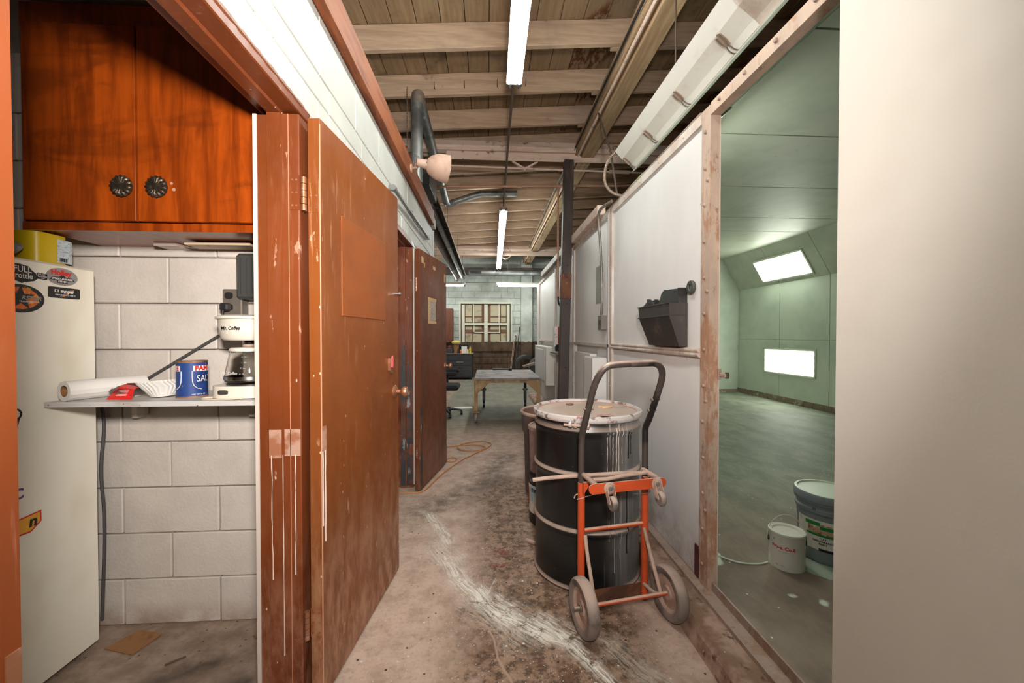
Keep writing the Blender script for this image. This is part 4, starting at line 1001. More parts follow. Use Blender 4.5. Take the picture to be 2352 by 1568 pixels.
# ------------------------------------------------------------------ wash-up room
c = T('wall_cabinet', (-1.27, 1.69, 1.66), 'varnished orange-brown wall cabinet with two doors and dark knobs', 'cabinet')
G().box(-1.665, 1.545, 1.668, -.795, 1.838, 2.470, None, .002).obj('body', MT['cab'], c)
for z0_, z1_ in ((1.660, 1.690), (2.385, 2.470)): G().box(-1.665, 1.535, z0_, -.795, 1.546, z1_, None, .001).obj('face_rail', MT['cab'], c)
for a, b, kx in ((-1.640, -1.262, -1.302), (-1.254, -.800, -1.183)):
    d = G().box(a, 1.515, 1.692, b, 1.535, 2.385, None, .0015).obj('door', MT['cab'], c)
    m = Matrix.Translation((kx, 1.515, 1.812)) @ Matrix.Rotation(R(90), 4, 'X')
    G().lathe([(.012, 0), (.012, .008)], n=12, mat=m).obj('knob_stem', MT['bronze'], d)
    # scalloped rosette
    vs = []; n = 48
    prof = [(.0, .020), (.008, .021), (.016, .016), (.026, .020), (.036, .014), (.038, .009), (.030, .006)]
    for r, z in prof:
        for k in range(n):
            tt = 2 * math.pi * k / n; q = 1 + (.05 * math.cos(16 * tt) if r > .02 else 0); vs.append(m @ Vector((r * q * math.cos(tt), r * q * math.sin(tt), z + (.0018 * math.cos(16 * tt) if r > .012 else 0))))
    fs = [(i * n + k, i * n + (k + 1) % n, (i + 1) * n + (k + 1) % n, (i + 1) * n + k) for i in range(len(prof) - 1) for k in range(n)]
    G().add(vs, fs).obj('knob', MT['bronze'], d, 60)
    if kx > -1.2:
        G().lathe([(0, 0), (.006, 0), (.006, .001), (0, .001)], n=10, mat=Matrix.Translation((-1.130, 1.5148, 1.806)) @ Matrix.Rotation(R(90), 4, 'X')).lathe([(0, 0), (.005, 0), (.005, .001), (0, .001)], n=10, mat=Matrix.Translation((-1.138, 1.5148, 1.828)) @ Matrix.Rotation(R(90), 4, 'X')).obj('paint_chip', MT['painted_tape'], d)
t = T('under_shelf_board', (-1.05, 1.70, 1.645), 'pale cutting board tucked under the wall cabinet', 'board')
G().box(-1.235, 1.70, 1.650, -.975, 1.79, 1.660, None, .003).obj('slab', M('pale_board', (216, 190, 162), .6), t); 
for x in (-1.15, -1.0): G().cyl((x, 1.72, 1.6495), (x, 1.72, 1.6485), .006, n=8).obj('screw', MT['darkpipe'], t)
G().box(-1.39, 1.75, 1.655, -1.30, 1.836, 1.667).obj('filler_strip', MT['paintw'], label='torn white filler at the back under the cabinet', cat='strip')
# shelf
sh = T('shelf', (-1.2, 1.69, 1.02), 'speckled grey laminate shelf fixed to the block wall', 'shelf')
G().box(-1.598, 1.53, 1.020, -.805, 1.838, 1.039, None, .001).obj('board', MT['shelf'], sh)
for x in (-1.50, -1.02): G().box(x - .012, 1.78, .93, x + .012, 1.838, 1.019, None, .002).obj('bracket', MT['cmuk'], sh)
# refrigerator seen from its side
fr = T('refrigerator', (-1.93, 1.40, 0), 'old cream refrigerator side covered in racing stickers', 'refrigerator')
G().box(-2.25, 1.06, .02, -1.605, 1.735, 1.548, None, .008).obj('body', MT['fridge'], fr)
G().box(-2.25, 1.01, .04, -1.61, 1.058, 1.54, None, .012).obj('door', MT['fridge'], fr)
for x in (-2.2, -1.66):
    for y in (1.12, 1.70): G().cyl((x, y, 0), (x, y, .022), .018, n=10).obj('foot', MT['black'], fr)
G().box(-2.2, 1.736, .3, -1.66, 1.760, 1.40).obj('condenser', MT['black'], fr)
G().tube(smoothpath([(-1.655, 1.80, 1.02), (-1.645, 1.81, .9), (-1.66, 1.80, .7), (-1.65, 1.81, .5), (-1.66, 1.80, .06)], 2), .006, 6).obj('power_cord', MT['cord'], fr)
FX = -1.6045
def sm(y, z): return face_mat((FX, y, z), (0, 1, 0), (0, 0, 1))
def ell(cx, cy, rx, ry, z0, z1, m, n=40, sq=2.0):
    pts = []
    for k in range(n):
        a = 2 * math.pi * k / n; ca, sa = math.cos(a), math.sin(a)
        pts.append((cx + rx * math.copysign(abs(ca) ** (2 / sq), ca), cy + ry * math.copysign(abs(sa) ** (2 / sq), sa)))
    return G().prism(pts, 2, z0, z1, m)
def sticker(y, z, label): 
    t = T('sticker', (FX, y, z), label, None); t.parent = fr; t.matrix_local = WM[fr.name].inverted() @ WM[t.name]; del t['label']; return t
m = sm(1.606, 1.501); t = sticker(1.606, 1.501, 'x')
ell(0, 0, .056, .0325, 0, .0006, m).obj('backing', MT['grey_ink'], t)
text('Holley', .027, MT['red_ink'], t, m @ Matrix.Translation((-.004, .014, .001)), off=.0012)
G().prism([(-.046, -.014), (-.034, -.002), (-.012, -.001), (-.004, .005), (.006, .005), (.012, -.001), (.034, -.002), (.046, -.014), (.020, -.014), (.018, -.024), (-.018, -.024), (-.020, -.014)], 2, .0006, .0009, m).obj('emblem', MT['black_ink'], t)
text('STREET AVENGER', .0092, MT['white_ink'], t, m @ Matrix.Translation((0, -.0085, .0012)), shear=.2, off=.0003)
text('SYSTEM', .0095, MT['white_ink'], t, m @ Matrix.Translation((0, -.0185, .0012)), shear=.2, off=.0003)
m = sm(1.613, 1.441); t = sticker(1.613, 1.441, 'x')
ell(0, 0, .057, .0205, 0, .0006, m, 48, 12).obj('backing', MT['black_ink'], t)
G().prism([(-.035, .001), (-.021, .001), (-.021, .0115), (-.035, .0115)], 2, .0006, .0009, m).obj('emblem', MT['white_ink'], t); ell(-.028, .0062, .004, .004, .0009, .0012, m, 16).obj('emblem_ring', MT['black_ink'], t)
text('mopar', .0185, MT['white_ink'], t, m @ Matrix.Translation((.010, .006, .0012)), off=.0006)
text('PERFORMANCE PARTS', .0072, MT['white_ink'], t, m @ Matrix.Translation((.002, -.0085, .0012)), shear=.25)
for i, (cc, dx) in enumerate((('blue_ink', 0), ('red_ink', .006), ('amber_ink', .011))):
    G().prism([(-.020 + dx, -.016), (-.016 + dx, -.016), (.026 + dx, .014), (.020 + dx, .013)], 2, .0006, .0008, m).obj('slash', MT[cc], t)
m = sm(1.478, 1.495); t = sticker(1.478, 1.495, 'x')
G().prism([(-.075, -.018), (-.02, -.027), (-.004, -.034), (.004, -.030), (.035, -.022), (.045, -.012), (.040, .006), (.028, .014), (.018, .027), (-.010, .032), (-.05, .03), (-.075, .01)], 2, 0, .0006, m).obj('backing', MT['black_ink'], t)
text('FULL', .030, MT['white_ink'], t, m @ Matrix.Translation((-.001, .014, .001)), sx=.85); text('Throttle', .029, MT['white_ink'], t, m @ Matrix.Translation((-.010, -.008, .001)), sx=.80)
G().prism([(.044, -.012), (.076, -.014), (.076, .008), (.044, .010)], 2, 0, .0006, m).obj('side_tab', MT['black_ink'], t)
text('DRAG', .008, MT['white_ink'], t, m @ Matrix.Translation((.057, .004, .001))); text('RACING', .008, MT['white_ink'], t, m @ Matrix.Translation((.060, -.003, .001))); text('SERIES', .004, MT['white_ink'], t, m @ Matrix.Translation((.061, -.009, .001)))
m = sm(1.470, 1.408); t = sticker(1.470, 1.408, 'x')
ell(0, 0, .074, .049, 0, .0006, m).obj('backing', MT['black_ink'], t); ell(-.004, .001, .060, .038, .0006, .0008, m).obj('flame_field', MT['orange_ink'], t)
st = []
for k in range(10):
    a = math.pi / 2 + k * math.pi / 5; r = .046 if k % 2 == 0 else .018; st.append((.0 + r * math.cos(a), .002 + r * math.sin(a)))
G().prism(st, 2, .0008, .0010, m).obj('star', MT['black_ink'], t)
text('MONSTAR'[3:] if False else 'RSTAR', .019, MT['grey_ink'], t, m @ Matrix.Translation((.032, .003, .0013)), shear=.25, sx=1.1, off=.0006); text('TRANSMISSIONS', .0085, MT['white_ink'], t, m @ Matrix.Translation((.025, -.010, .0013)), shear=.15)
text('1-800-', .009, MT['yellow_ink'], t, m @ Matrix.Translation((.022, .037, .0013)) @ Matrix.Rotation(R(-18), 4, 'Z')); text('', .01, MT['yellow_ink'], t, m) if False else None
m = sm(1.488, .625); t = sticker(1.488, .625, 'x')
G().prism([(-.09, -.030), (.0, -.036), (.034, -.010), (.034, .030), (-.09, .022)], 2, 0, .0006, m).obj('border', MT['red_ink'], t); G().prism([(-.09, -.024), (-.001, -.030), (.029, -.007), (.029, .025), (-.09, .017)], 2, .0006, .0009, m).obj('field', MT['amber_ink'], t)
text('n', .052, MT['black_ink'], t, m @ Matrix.Translation((.006, -.0, .0012)), off=.002, shear=.15)
m = sm(1.452, .735); t = sticker(1.452, .735, 'x'); text('C', .05, MT['purple_ink'], t, m, off=.0016, name='purple_letter'); text('C', .05, MT['white_ink'], t, m @ Matrix.Translation((0, 0, -.0003)), off=.003, name='white_outline')
m = sm(1.455, 1.0); t = sticker(1.455, 1.0, 'x'); G().tube([m @ Vector(q) for q in smoothpath([(-.03, .035, 0), (.0, .03, 0), (.012, .015, 0), (.008, -.002, 0), (-.012, -.008, 0), (-.02, .006, 0)], 2)], .003, 6).tube([m @ Vector(q) for q in ((.002, -.004, 0), (-.002, -.02, 0), (-.008, -.036, 0))], .004, 6).obj('curl', MT['black_ink'], t)
# jug and bundle on top of the refrigerator
t = T('jug', (-1.70, 1.60, 1.548), 'yellow plastic jug with a pale label standing on the refrigerator', 'jug')
ell(-1.70, 1.605, .07, .062, 1.548, 1.66, Matrix.Identity(4), 32, 4).obj('body', MT['yellow'], t, 40)
ell(-1.70, 1.605, .055, .047, 1.66, 1.664, Matrix.Identity(4), 32, 3).obj('shoulder', MT['yellow'], t, 40)
G().box(-1.6295, 1.615, 1.557, -1.628, 1.660, 1.645).box(-1.66, 1.6665, 1.557, -1.63, 1.668, 1.645).obj('label', MT['label'], t)
for i in range(9): G().box(-1.6282, 1.622 + i * .003, 1.562, -1.6276, 1.6235 + i * .003 + .0008 * (i % 3), 1.576).obj('barcode_bar', MT['black_ink'], t)
g = G(); 
vs = []; n = 16
for i in range(7):
    for k in range(n):
        a = 2 * math.pi * k / n; rr_ = math.sin(math.pi * (i + .3) / 7.5) * (1 + random.uniform(-.2, .2)); vs.append((-1.68 + .055 * rr_ * math.cos(a), 1.475 + .05 * rr_ * math.sin(a), 1.549 + .011 * i))
g.add(vs, [(i * n + k, i * n + (k + 1) % n, (i + 1) * n + (k + 1) % n, (i + 1) * n + k) for i in range(6) for k in range(n)] + [tuple(range(n - 1, -1, -1)), tuple(range(6 * n, 7 * n))])
g.obj('crumpled_bag', M('grey_plastic_bag', (120, 122, 126), .35), smooth=25, label='crumpled grey plastic bag beside the yellow jug', cat='bag')
# paper towel roll lying on the shelf
t = T('paper_towel_roll', (-1.53, 1.65, 1.039), 'white paper towel roll lying end-on on the shelf', 'paper roll')
a = Vector((-1.545, 1.545, 1.0765)); b = Vector((-1.463, 1.780, 1.0765)); A, B, D = frame_of(b - a); m = Matrix((A, B, D)).transposed().to_4x4(); m.translation = a
Lr = (b - a).length
G().lathe([(.0215, 0), (.037, 0), (.0372, Lr / 2), (.037, Lr), (.0215, Lr), (.0215, 0)], n=28, mat=m).obj('roll', MT['paper'], t, 40)
G().lathe([(.0195, .001), (.0212, .001), (.0212, Lr - .001), (.0195, Lr - .001), (.0195, .001)], n=24, mat=m).obj('core', MT['card'], t, 40)
pts = [m @ Vector((-.0375 * math.cos(q), -.0375 * math.sin(q) - (.004 if q > 1 else 0), 0)) for q in (1.2, .9, .6, .3)]
G().add([m @ Vector((x, y, zz)) for zz in (0, Lr) for x, y in ((-.030, -.024), (-.042, -.010), (-.046, .006), (-.0465, .004), (-.0425, -.012), (-.031, -.0255))], [(0, 1, 7, 6), (1, 2, 8, 7), (2, 3, 9, 8), (3, 4, 10, 9), (4, 5, 11, 10)]).obj('loose_sheet', MT['paper'], t)
# bag of coffee filters
t = T('coffee_filter_bag', (-1.31, 1.64, 1.039), 'torn clear and red bag of white coffee filters', 'bag')
def fluted(c, r0, r1, h, n, amp, tilt):
    m = Matrix.Translation(c) @ Matrix.Rotation(tilt, 4, 'Y'); vs = []; prof = [(r0 * .98, .001), (r0, 0), (r0 + (r1 - r0) * .5, h * .5), (r1, h), (r1 - .001, h), (r0 + (r1 - r0) * .5 - .0015, h * .5)]
    for r, z in prof:
        for k in range(n): q = 1 + amp * (z / h) * math.cos(k * math.pi) * .5; vs.append(m @ Vector((r * q * math.cos(2 * math.pi * k / n), r * q * math.sin(2 * math.pi * k / n), z)))
    fs = [(i * n + k, i * n + (k + 1) % n, (i + 1) * n + (k + 1) % n, (i + 1) * n + k) for i in range(len(prof) - 1) for k in range(n)] + [tuple(range(n))]
    return G().add(vs, fs)
for i in range(6): fluted((-1.275 - .004 * i, 1.645, 1.043 + i * .0035), .038, .064, .040, 56, .06, R(-4)).obj('filter', MT['paper'], t)
def wrinkled(w, d, h, c, n, seed, mat, nm, rz=0):
    random.seed(seed); vs = []; N = 14; K = 8; m = Matrix.Translation(c) @ Matrix.Rotation(rz, 4, 'Z')
    for i in range(K + 1):
        u = i / K; s_ = math.sin(math.pi * min(max(u, .06), .94)) ** .5
        for k in range(N):
            a = 2 * math.pi * k / N; vs.append(m @ Vector(((u - .5) * w + random.uniform(-.006, .006), d / 2 * math.cos(a) * s_ * random.uniform(.85, 1.1), max(.002, h / 2 + h / 2 * math.sin(a) * s_ * random.uniform(.8, 1.15)))))
    fs = [(i * N + k, i * N + (k + 1) % N, (i + 1) * N + (k + 1) % N, (i + 1) * N + k) for i in range(K) for k in range(N)]
    return G().add(vs, fs).obj(nm, mat, t, 20)
wrinkled(.115, .13, .052, (-1.385, 1.635, 1.040), 1, 3, MT['film'], 'film')
random.seed(9)
G().add([(-1.425, 1.572, 1.042), (-1.330, 1.568, 1.041), (-1.325, 1.575, 1.078), (-1.385, 1.582, 1.088), (-1.412, 1.585, 1.064), (-1.330, 1.600, 1.084), (-1.385, 1.610, 1.094)], [(0, 1, 2, 4), (2, 3, 4), (2, 5, 6, 3)]).obj('red_print_panel', MT['bagred'], t)
G().add([(-1.432, 1.63, 1.080), (-1.38, 1.61, 1.098), (-1.36, 1.66, 1.094), (-1.415, 1.67, 1.086)], [(0, 1, 2, 3)]).obj('red_print_panel', MT['bagred'], t)
for i in range(5): G().box(-1.385 + .002 * i, 1.5675 + .001 * i, 1.055 + .005 * i, -1.350 + .002 * i, 1.5685 + .001 * i, 1.0565 + .005 * i).obj('print_line', MT['white_ink'], t)
# salt carton
t = T('salt_carton', (-1.17, 1.645, 1.039), 'blue and white round salt carton with rusted rims', 'carton')
cx, cy, rr = -1.170, 1.648, .050
G().cyl((cx, cy, 1.042), (cx, cy, 1.178), rr, n=40).obj('body', MT['salt'], t, 40)
for z in (1.039, 1.1745): G().lathe([(rr - .004, 0), (rr + .0012, 0), (rr + .0015, .003), (rr + .0012, .0065), (rr - .003, .0065), (rr - .004, .003)], (cx, cy, z), 40).obj('rim', MT['rustrim'], t, 40)
def wrapm(ang, z): 
    n = Vector((math.sin(ang), -math.cos(ang), 0)); rgt = Vector((math.cos(ang), math.sin(ang), 0)); return face_mat(Vector((cx, cy, z)) + n * (rr + .0006), rgt, (0, 0, 1))
def patch(a0, a1, z0, z1, mat, nm, o=.0004):
    n = 12; vs = []
    for z in (z0, z1):
        for i in range(n + 1): q = a0 + (a1 - a0) * i / n; vs.append((cx + (rr + o) * math.sin(q), cy - (rr + o) * math.cos(q), z))
    G().add(vs, [(i, i + 1, n + 2 + i, n + 1 + i) for i in range(n)]).obj(nm, MT[mat], t)
patch(.68, 1.9, 1.142, 1.163, 'white_ink', 'band'); patch(-1.3, -.16, 1.142, 1.163, 'white_ink', 'band')
for s0 in (.62, -.10):
    sg = 1 if s0 > 0 else -1
    pts = [(0, 1.142), (0, 1.12), (.0 + .02, 1.10), (.12, 1.085), (.35, 1.075), (.62, 1.071)]
    for (p, z), (p2, z2) in zip(pts, pts[1:]):
        a, b = s0 + sg * p, s0 + sg * p2
        G().tube([(cx + (rr + .0003) * math.sin(a), cy - (rr + .0003) * math.cos(a), z), (cx + (rr + .0003) * math.sin(b), cy - (rr + .0003) * math.cos(b), z2)], .0014, 5).obj('shield_line', MT['white_ink'], t)
text('FAM', .024, MT['red_ink'], t, wrapm(1.28, 1.1525), wrap=rr, off=.0012, sx=1.1); text('E', .022, MT['red_ink'], t, wrapm(-.42, 1.1525), wrap=rr, off=.001)
text('SALT', .036, MT['white_ink'], t, wrapm(1.52, 1.112), wrap=rr, sx=.8); text('NET WT 26 OZ', .007, MT['white_ink'], t, wrapm(1.05, 1.052), wrap=rr)
text('FREE RUNNING', .005, MT['blue_ink'], t, wrapm(.62, 1.092), wrap=rr) if False else None
# coffee maker
t = T('coffee_maker', (-.96, 1.66, 1.039), 'cream drip coffee maker with a glass carafe', 'coffee maker')
cx, cy = -.955, 1.655
I4 = Matrix.Identity(4)
ell(cx, cy, .108, .100, 1.043, 1.088, I4, 40, 3.2).obj('base', MT['cream'], t, 40); ell(cx, cy, .100, .092, 1.039, 1.043, I4, 40, 3.2).obj('base_foot', MT['coffee_dk'], t, 40)
ell(cx, cy, .078, .074, 1.088, 1.0925, I4, 32).obj('warming_plate', MT['black'], t, 40)
G().box(cx - .06, 1.70, 1.086, cx + .10, 1.80, 1.36, None, .012).obj('water_tank', MT['cream'], t)
G().lathe([(.085, 0), (.096, .010), (.102, .05), (.106, .082), (.108, .084), (.0, .084)], (cx, cy, 1.262), 40, sx=1.0, sy=.92).obj('brew_basket', MT['cream'], t, 40)
G().lathe([(.0, .012), (.09, .012), (.112, .006), (.114, 0), (.112, -.004), (.0, -.004)], (cx, cy, 1.348), 40, sx=1.0, sy=.92).obj('lid', MT['cream'], t, 40)
text('Mr. Coffee', .017, MT['black_ink'], t, face_mat((cx - .012, cy - .0985, 1.308), Vector((.992, -.12, 0)), (0, 0, 1)), shear=.25, off=.0003)
G().lathe([(.010, 0), (.016, .003), (.016, .009), (.012, .014)], (cx, cy, 1.247), 20).obj('drip_valve', MT['black'], t, 40)
car = T('carafe', (cx, cy, 1.093), None); car.parent = t; car.matrix_local = WM[t.name].inverted() @ WM[car.name]; 
G().lathe([(.0, .003), (.072, .001), (.083, .010), (.084, .022), (.080, .05), (.070, .10), (.064, .125), (.0625, .125), (.0685, .10), (.0785, .05), (.0822, .022), (.0815, .011), (.071, .0035), (.0, .0045)], (cx, cy, 1.093), 48).obj('glass_jug', MT['glass'], car, 50)
G().lathe([(.0848, 0), (.0856, .001), (.0848, .013), (.0840, .013), (.0838, 0)], (cx, cy, 1.108), 48).obj('band', MT['chrome'], car, 40)
G().lathe([(.0, .014), (.060, .012), (.067, .006), (.068, .0), (.066, -.003), (.0, -.003)], (cx, cy, 1.221), 40).obj('jug_lid', MT['cream'], car, 40)
G().lathe([(.0, .010), (.020, .009), (.024, .004), (.022, 0)], (cx, cy, 1.236), 24).obj('lid_knob', MT['tan'], car, 40)
G().prism([(-1.030, 1.214), (-1.016, 1.222), (-1.016, 1.212)], 1, cy - .012, cy + .012).obj('spout', MT['rustrim'], car)
for i, (tx) in enumerate(('12', '10', '8', '6')): text(tx, .008, MT['white_ink'], car, face_mat((cx + .012, cy - .066 - i * .005, 1.197 - i * .021), (1, 0, 0), (0, 0, 1)), ext=.0001); G().box(cx + .020, cy - .0665 - i * .005, 1.1965 - i * .021, cx + .028, cy - .0655 - i * .005, 1.1978 - i * .021).obj('mark', MT['white_ink'], car)
text('Mr. Coffee', .016, MT['white_ink'], car, face_mat((cx - .028, cy - .081, 1.136), Vector((.95, -.25, 0)), (0, 0, 1)), shear=.25)
ell(0, 0, .019, .0085, 0, .0025, face_mat((cx - .04, cy - .0975, 1.066), (1, 0, 0), (0, 0, 1)), 24, 4).obj('switch', MT['grille'], t, 40)
G().tube(smoothpath([(cx + .10, 1.60, 1.05), (cx + .02, 1.545, 1.044), (cx - .06, 1.538, 1.0425), (cx - .125, 1.555, 1.0425), (cx - .125, 1.59, 1.0425), (cx - .09, 1.60, 1.0425)], 3), .0032, 6).obj('power_cord', MT['creamcord'], t)
G().tube([(-1.03, 1.82, 1.365), (-1.20, 1.825, 1.268), (-1.36, 1.826, 1.168), (-1.46, 1.826, 1.106), (-1.55, 1.826, 1.048)], .006, 8).obj('black_cord', MT['cord'], label='taut grey cord slanting along the block wall behind the shelf', cat='cord')
# outlet box with plug, and ribbed dark unit
t = T('outlet_box', (-1.11, 1.81, 1.38), 'brown-grey outlet box with a plug on the block wall', 'outlet')
G().box(-1.140, 1.785, 1.365, -1.060, 1.838, 1.480, None, .004).obj('box', MT['outlet'], t)
for z in (1.452, 1.402):
    m = face_mat((-1.112, 1.7848, z), (1, 0, 0), (0, 0, 1)); r_ = ell(0, 0, .017, .014, 0, .003, m, 24, 3).obj('receptacle', MT['black'], t, 40)
G().box(-1.132, 1.748, 1.385, -1.098, 1.782, 1.418, None, .006).obj('plug', MT['black'], t); G().tube([(-1.117, 1.755, 1.388), (-1.118, 1.752, 1.370), (-1.12, 1.76, 1.355), (-1.12, 1.79, 1.345)], .0045, 8).obj('plug_cord', MT['black'], t)
t = T('ribbed_unit', (-.96, 1.81, 1.43), 'dark ribbed plastic unit on the wall above the coffee maker', 'unit')
G().box(-1.075, 1.765, 1.435, -.86, 1.838, 1.632, None, .012).obj('case', MT['grille'], t)
for i in range(7): G().box(-1.052 + i * .024, 1.761, 1.46, -1.044 + i * .024, 1.766, 1.61, None, .001).obj('rib', MT['chest'], t)
# litter on the wash-up room floor
G().add([(-1.56, 1.70, .004), (-1.42, 1.66, .004), (-1.39, 1.77, .006), (-1.50, 1.79, .012), (-1.56, 1.70, .006), (-1.42, 1.66, .006), (-1.39, 1.77, .008), (-1.50, 1.79, .014)], [(3, 2, 1, 0), (4, 5, 6, 7), (0, 1, 5, 4), (1, 2, 6, 5), (2, 3, 7, 6), (3, 0, 4, 7)]).obj('cardboard_scrap', MT['card'], label='flat brown cardboard scrap on the wash-up room floor', cat='scrap')
G().tube([(-1.25, 1.60, .005), (-1.20, 1.64, .005)], .004, 5).obj('twig', MT['darkpipe'], label='small dark twig on the wash-up room floor', cat='twig')
G().cyl((-.98, 1.72, .008), (-.965, 1.755, .008), .008, n=8).obj('cork', MT['card'], label='small brown plug lying by the block wall', cat='plug')
# ------------------------------------------------------------------ corridor things
random.seed(21)
DX, DY = .552, 2.205
t = T('steel_drum', (DX, DY, 0), 'black steel drum with a pale ring lid and paint runs behind the hand truck', 'drum')
rb = .284
prof = [(.0, .012), (.270, .012), (.272, 0), (.290, 0), (.293, .006), (.290, .014), (rb, .022), (rb, .030), (rb, .26), (rb, .27), (rb + .003, .277), (rb + .011, .288), (rb + .012, .295), (rb + .010, .303), (rb + .002, .312), (rb, .32), (rb, .33), (rb, .545), (rb, .555), (rb + .003, .562), (rb + .011, .573), (rb + .012, .580), (rb + .010, .588), (rb + .002, .597), (rb, .605), (rb, .615), (rb, .765), (rb, .775), (rb + .004, .785), (rb + .008, .797), (rb + .006, .808), (rb - .002, .82), (rb - .004, .845), (rb - .002, .862), (.0, .862)]
G().lathe(prof, (DX, DY, 0), 72).obj('body', MT['drum'], t, 40)
G().lathe([(.290, 0), (.2935, .003), (.2935, .010), (.290, .014)], (DX, DY, .0), 72).obj('bottom_chime', MT['handle'], t, 40)
G().lathe([(.0, .858), (.268, .858), (.276, .868), (.280, .868), (.280, .860), (.0, .850)], (DX, DY, 0), 64).obj('lid', MT['drumlid'], t, 40)
ring = G().lathe([(.277, .850), (.292, .846), (.298, .852), (.300, .864), (.297, .876), (.288, .881), (.279, .878), (.276, .868)], (DX, DY, 0), 72).obj('clamp_ring', MT['drumring'], t, 40)
a = R(-112)
bp = Vector((DX + .305 * math.cos(a), DY + .305 * math.sin(a), .845)); tn = Vector((-math.sin(a), math.cos(a), 0))
for s in (-.035, .03): G().cyl(bp + tn * (s - .007), bp + tn * (s + .007), .018, n=12).obj('clamp_lug', MT['drumring'], ring, 40)
G().cyl(bp - tn * .068 - Vector((0, 0, .006)), bp + tn * .055 - Vector((0, 0, .006)), .007, n=10).obj('clamp_bolt', MT['duststeel'], ring, 40)
G().cyl(bp + tn * .042 - Vector((0, 0, .006)), bp + tn * .058 - Vector((0, 0, .006)), .013, n=6).cyl(bp - tn * .016 - Vector((0, 0, .006)), bp - tn * .004 - Vector((0, 0, .006)), .013, n=6).obj('clamp_nut', MT['duststeel'], ring)
for (x, y, r) in ((DX - .06, DY + .17, .024), (DX + .05, DY - .20, .045)):
    G().lathe([(0, .004), (r * .7, .004), (r * .75, .010), (r, .010), (r, 0)], (x, y, .858), 20).obj('bung', MT['drumlid'] if r > .03 else MT['rustrim'], t, 40)
def dripd(ang, z0, z1, r, mat):
    n = 12; pts = []
    for i in range(n + 1):
        z = z0 + (z1 - z0) * i / n; rad = rb + (.0125 if (.283 < z < .307 or .568 < z < .592) else .0095 if .785 < z < .81 else .0004)
        aa = R(ang) + random.uniform(-.004, .004); pts.append((DX + rad * math.cos(aa), DY + rad * math.sin(aa), z))
    G().tube(pts, [r * random.uniform(.7, 1.15) for _ in range(n)] + [r * 1.3], 6).obj('paint_run', MT[mat], t)
for an, z0, z1, r, m_ in ((-83, .80, .61, .0016, 'paintw'), (-77, .80, .60, .0022, 'paintw'), (-73, .82, .58, .0030, 'paintw'), (-70, .84, .60, .0018, 'paintw'), (-66, .82, .64, .0014, 'paintw'), (-75, .50, .10, .0022, 'grey_ink'), (-68, .54, .16, .0018, 'grey_ink'), (-81, .44, .26, .0012, 'grey_ink'), (-57, .795, .66, .0042, 'black_ink'), (-53, .79, .68, .0026, 'black_ink'), (-59, .55, .18, .0036, 'black_ink')):
    dripd(an, z0, z1, r, m_)
G().tube(smoothpath([(DX + .09, DY + .08, .864), (DX + .12, DY + .06, .866), (DX + .10, DY + .045, .866), (DX + .15, DY + .05, .868), (DX + .17, DY + .075, .866)], 2), .007, 7).obj('masking_tape_wad', MT['tanpaper'], label='crumpled tan tape wad lying on the drum lid', cat='tape')

# open fibre bin behind the drum
BXc, BYc = .545, 3.27
t = T('fibre_bin', (BXc, BYc, 0), 'open grey-brown round bin with rusty streaks behind the drum', 'bin')
G().lathe([(.0, .01), (.225, .008), (.230, 0), (.236, .004), (.248, .48), (.262, .50), (.268, .645), (.262, .645), (.255, .50), (.242, .48), (.224, .02), (.0, .02)], (BXc, BYc, 0), 48).obj('body', MT['bin'], t, 40)
G().lathe([(.258, .64), (.272, .638), (.280, .646), (.281, .658), (.275, .666), (.264, .666), (.257, .655)], (BXc, BYc, 0), 48).obj('rim', MT['duststeel'], t, 40)
G().lathe([(.0, .03), (.222, .03), (.239, .48), (.253, .50), (.259, .64)], (BXc, BYc, 0), 48).obj('lining', MT['bin_in'], t, 40)
# two pails stacked
PX, PY = .428, 2.74
t = T('solvent_pail', (PX, PY, 0), 'black pail with a pale blue label at the bottom of the stack by the drum', 'pail')
G().lathe([(.0, .004), (.132, .004), (.138, 0), (.142, .006), (.146, .33), (.150, .335), (.148, .345), (.0, .345)], (PX, PY, 0), 40).obj('body', MT['black'], t, 40)
def cylpatch(cx, cy, r, a0, a1, z0, z1, mat, nm, par, r1=None):
    n = 16; vs = []
    for z, rr_ in ((z0, r), (z1, r1 or r)):
        for i in range(n + 1): q = a0 + (a1 - a0) * i / n; vs.append((cx + rr_ * math.cos(q), cy + rr_ * math.sin(q), z))
    return G().add(vs, [(i, i + 1, n + 2 + i, n + 1 + i) for i in range(n)]).obj(nm, mat, par)
cylpatch(PX, PY, .1445, R(170), R(300), .075, .265, MT['canw'], 'label', t, .1465); cylpatch(PX, PY, .1450, R(195), R(300), .14, .26, M('pale_blue_print', (176, 206, 216), .5, var=[((110, 140, 150), 90, .52, .6, (1, 1, 3))]), 'blue_panel', t, .1470)
cylpatch(PX, PY, .1450, R(170), R(190), .12, .24, MT['orange'], 'orange_flash', t, .1470)
q = R(212); n_ = Vector((math.cos(q), math.sin(q), 0)); text('1500', .034, MT['black_ink'], t, face_mat(Vector((PX, PY, .232)) + n_ * .1475, Vector((-n_.y, n_.x, 0)), (0, 0, 1)), wrap=.147, off=.001)
q = R(205); pp = Vector((PX + .147 * math.cos(q), PY + .147 * math.sin(q), .30))
G().lathe([(.004, 0), (.010, 0), (.012, .006), (.004, .006)], n=12, mat=face_mat(pp, Vector((-math.sin(q), math.cos(q), 0)), (0, 0, 1))).obj('bail_ear', MT['galv'], t)
t = T('dusty_pail', (PX, PY, .345), 'dust-coated grey pail standing on the black labelled pail', 'pail')
G().lathe([(.0, 0), (.136, 0), (.140, .006), (.146, .29), (.149, .296), (.146, .312), (.135, .312), (.133, .306), (.0, .306)], (PX, PY, .346), 40).obj('body', MT['pailtop'], t, 40)
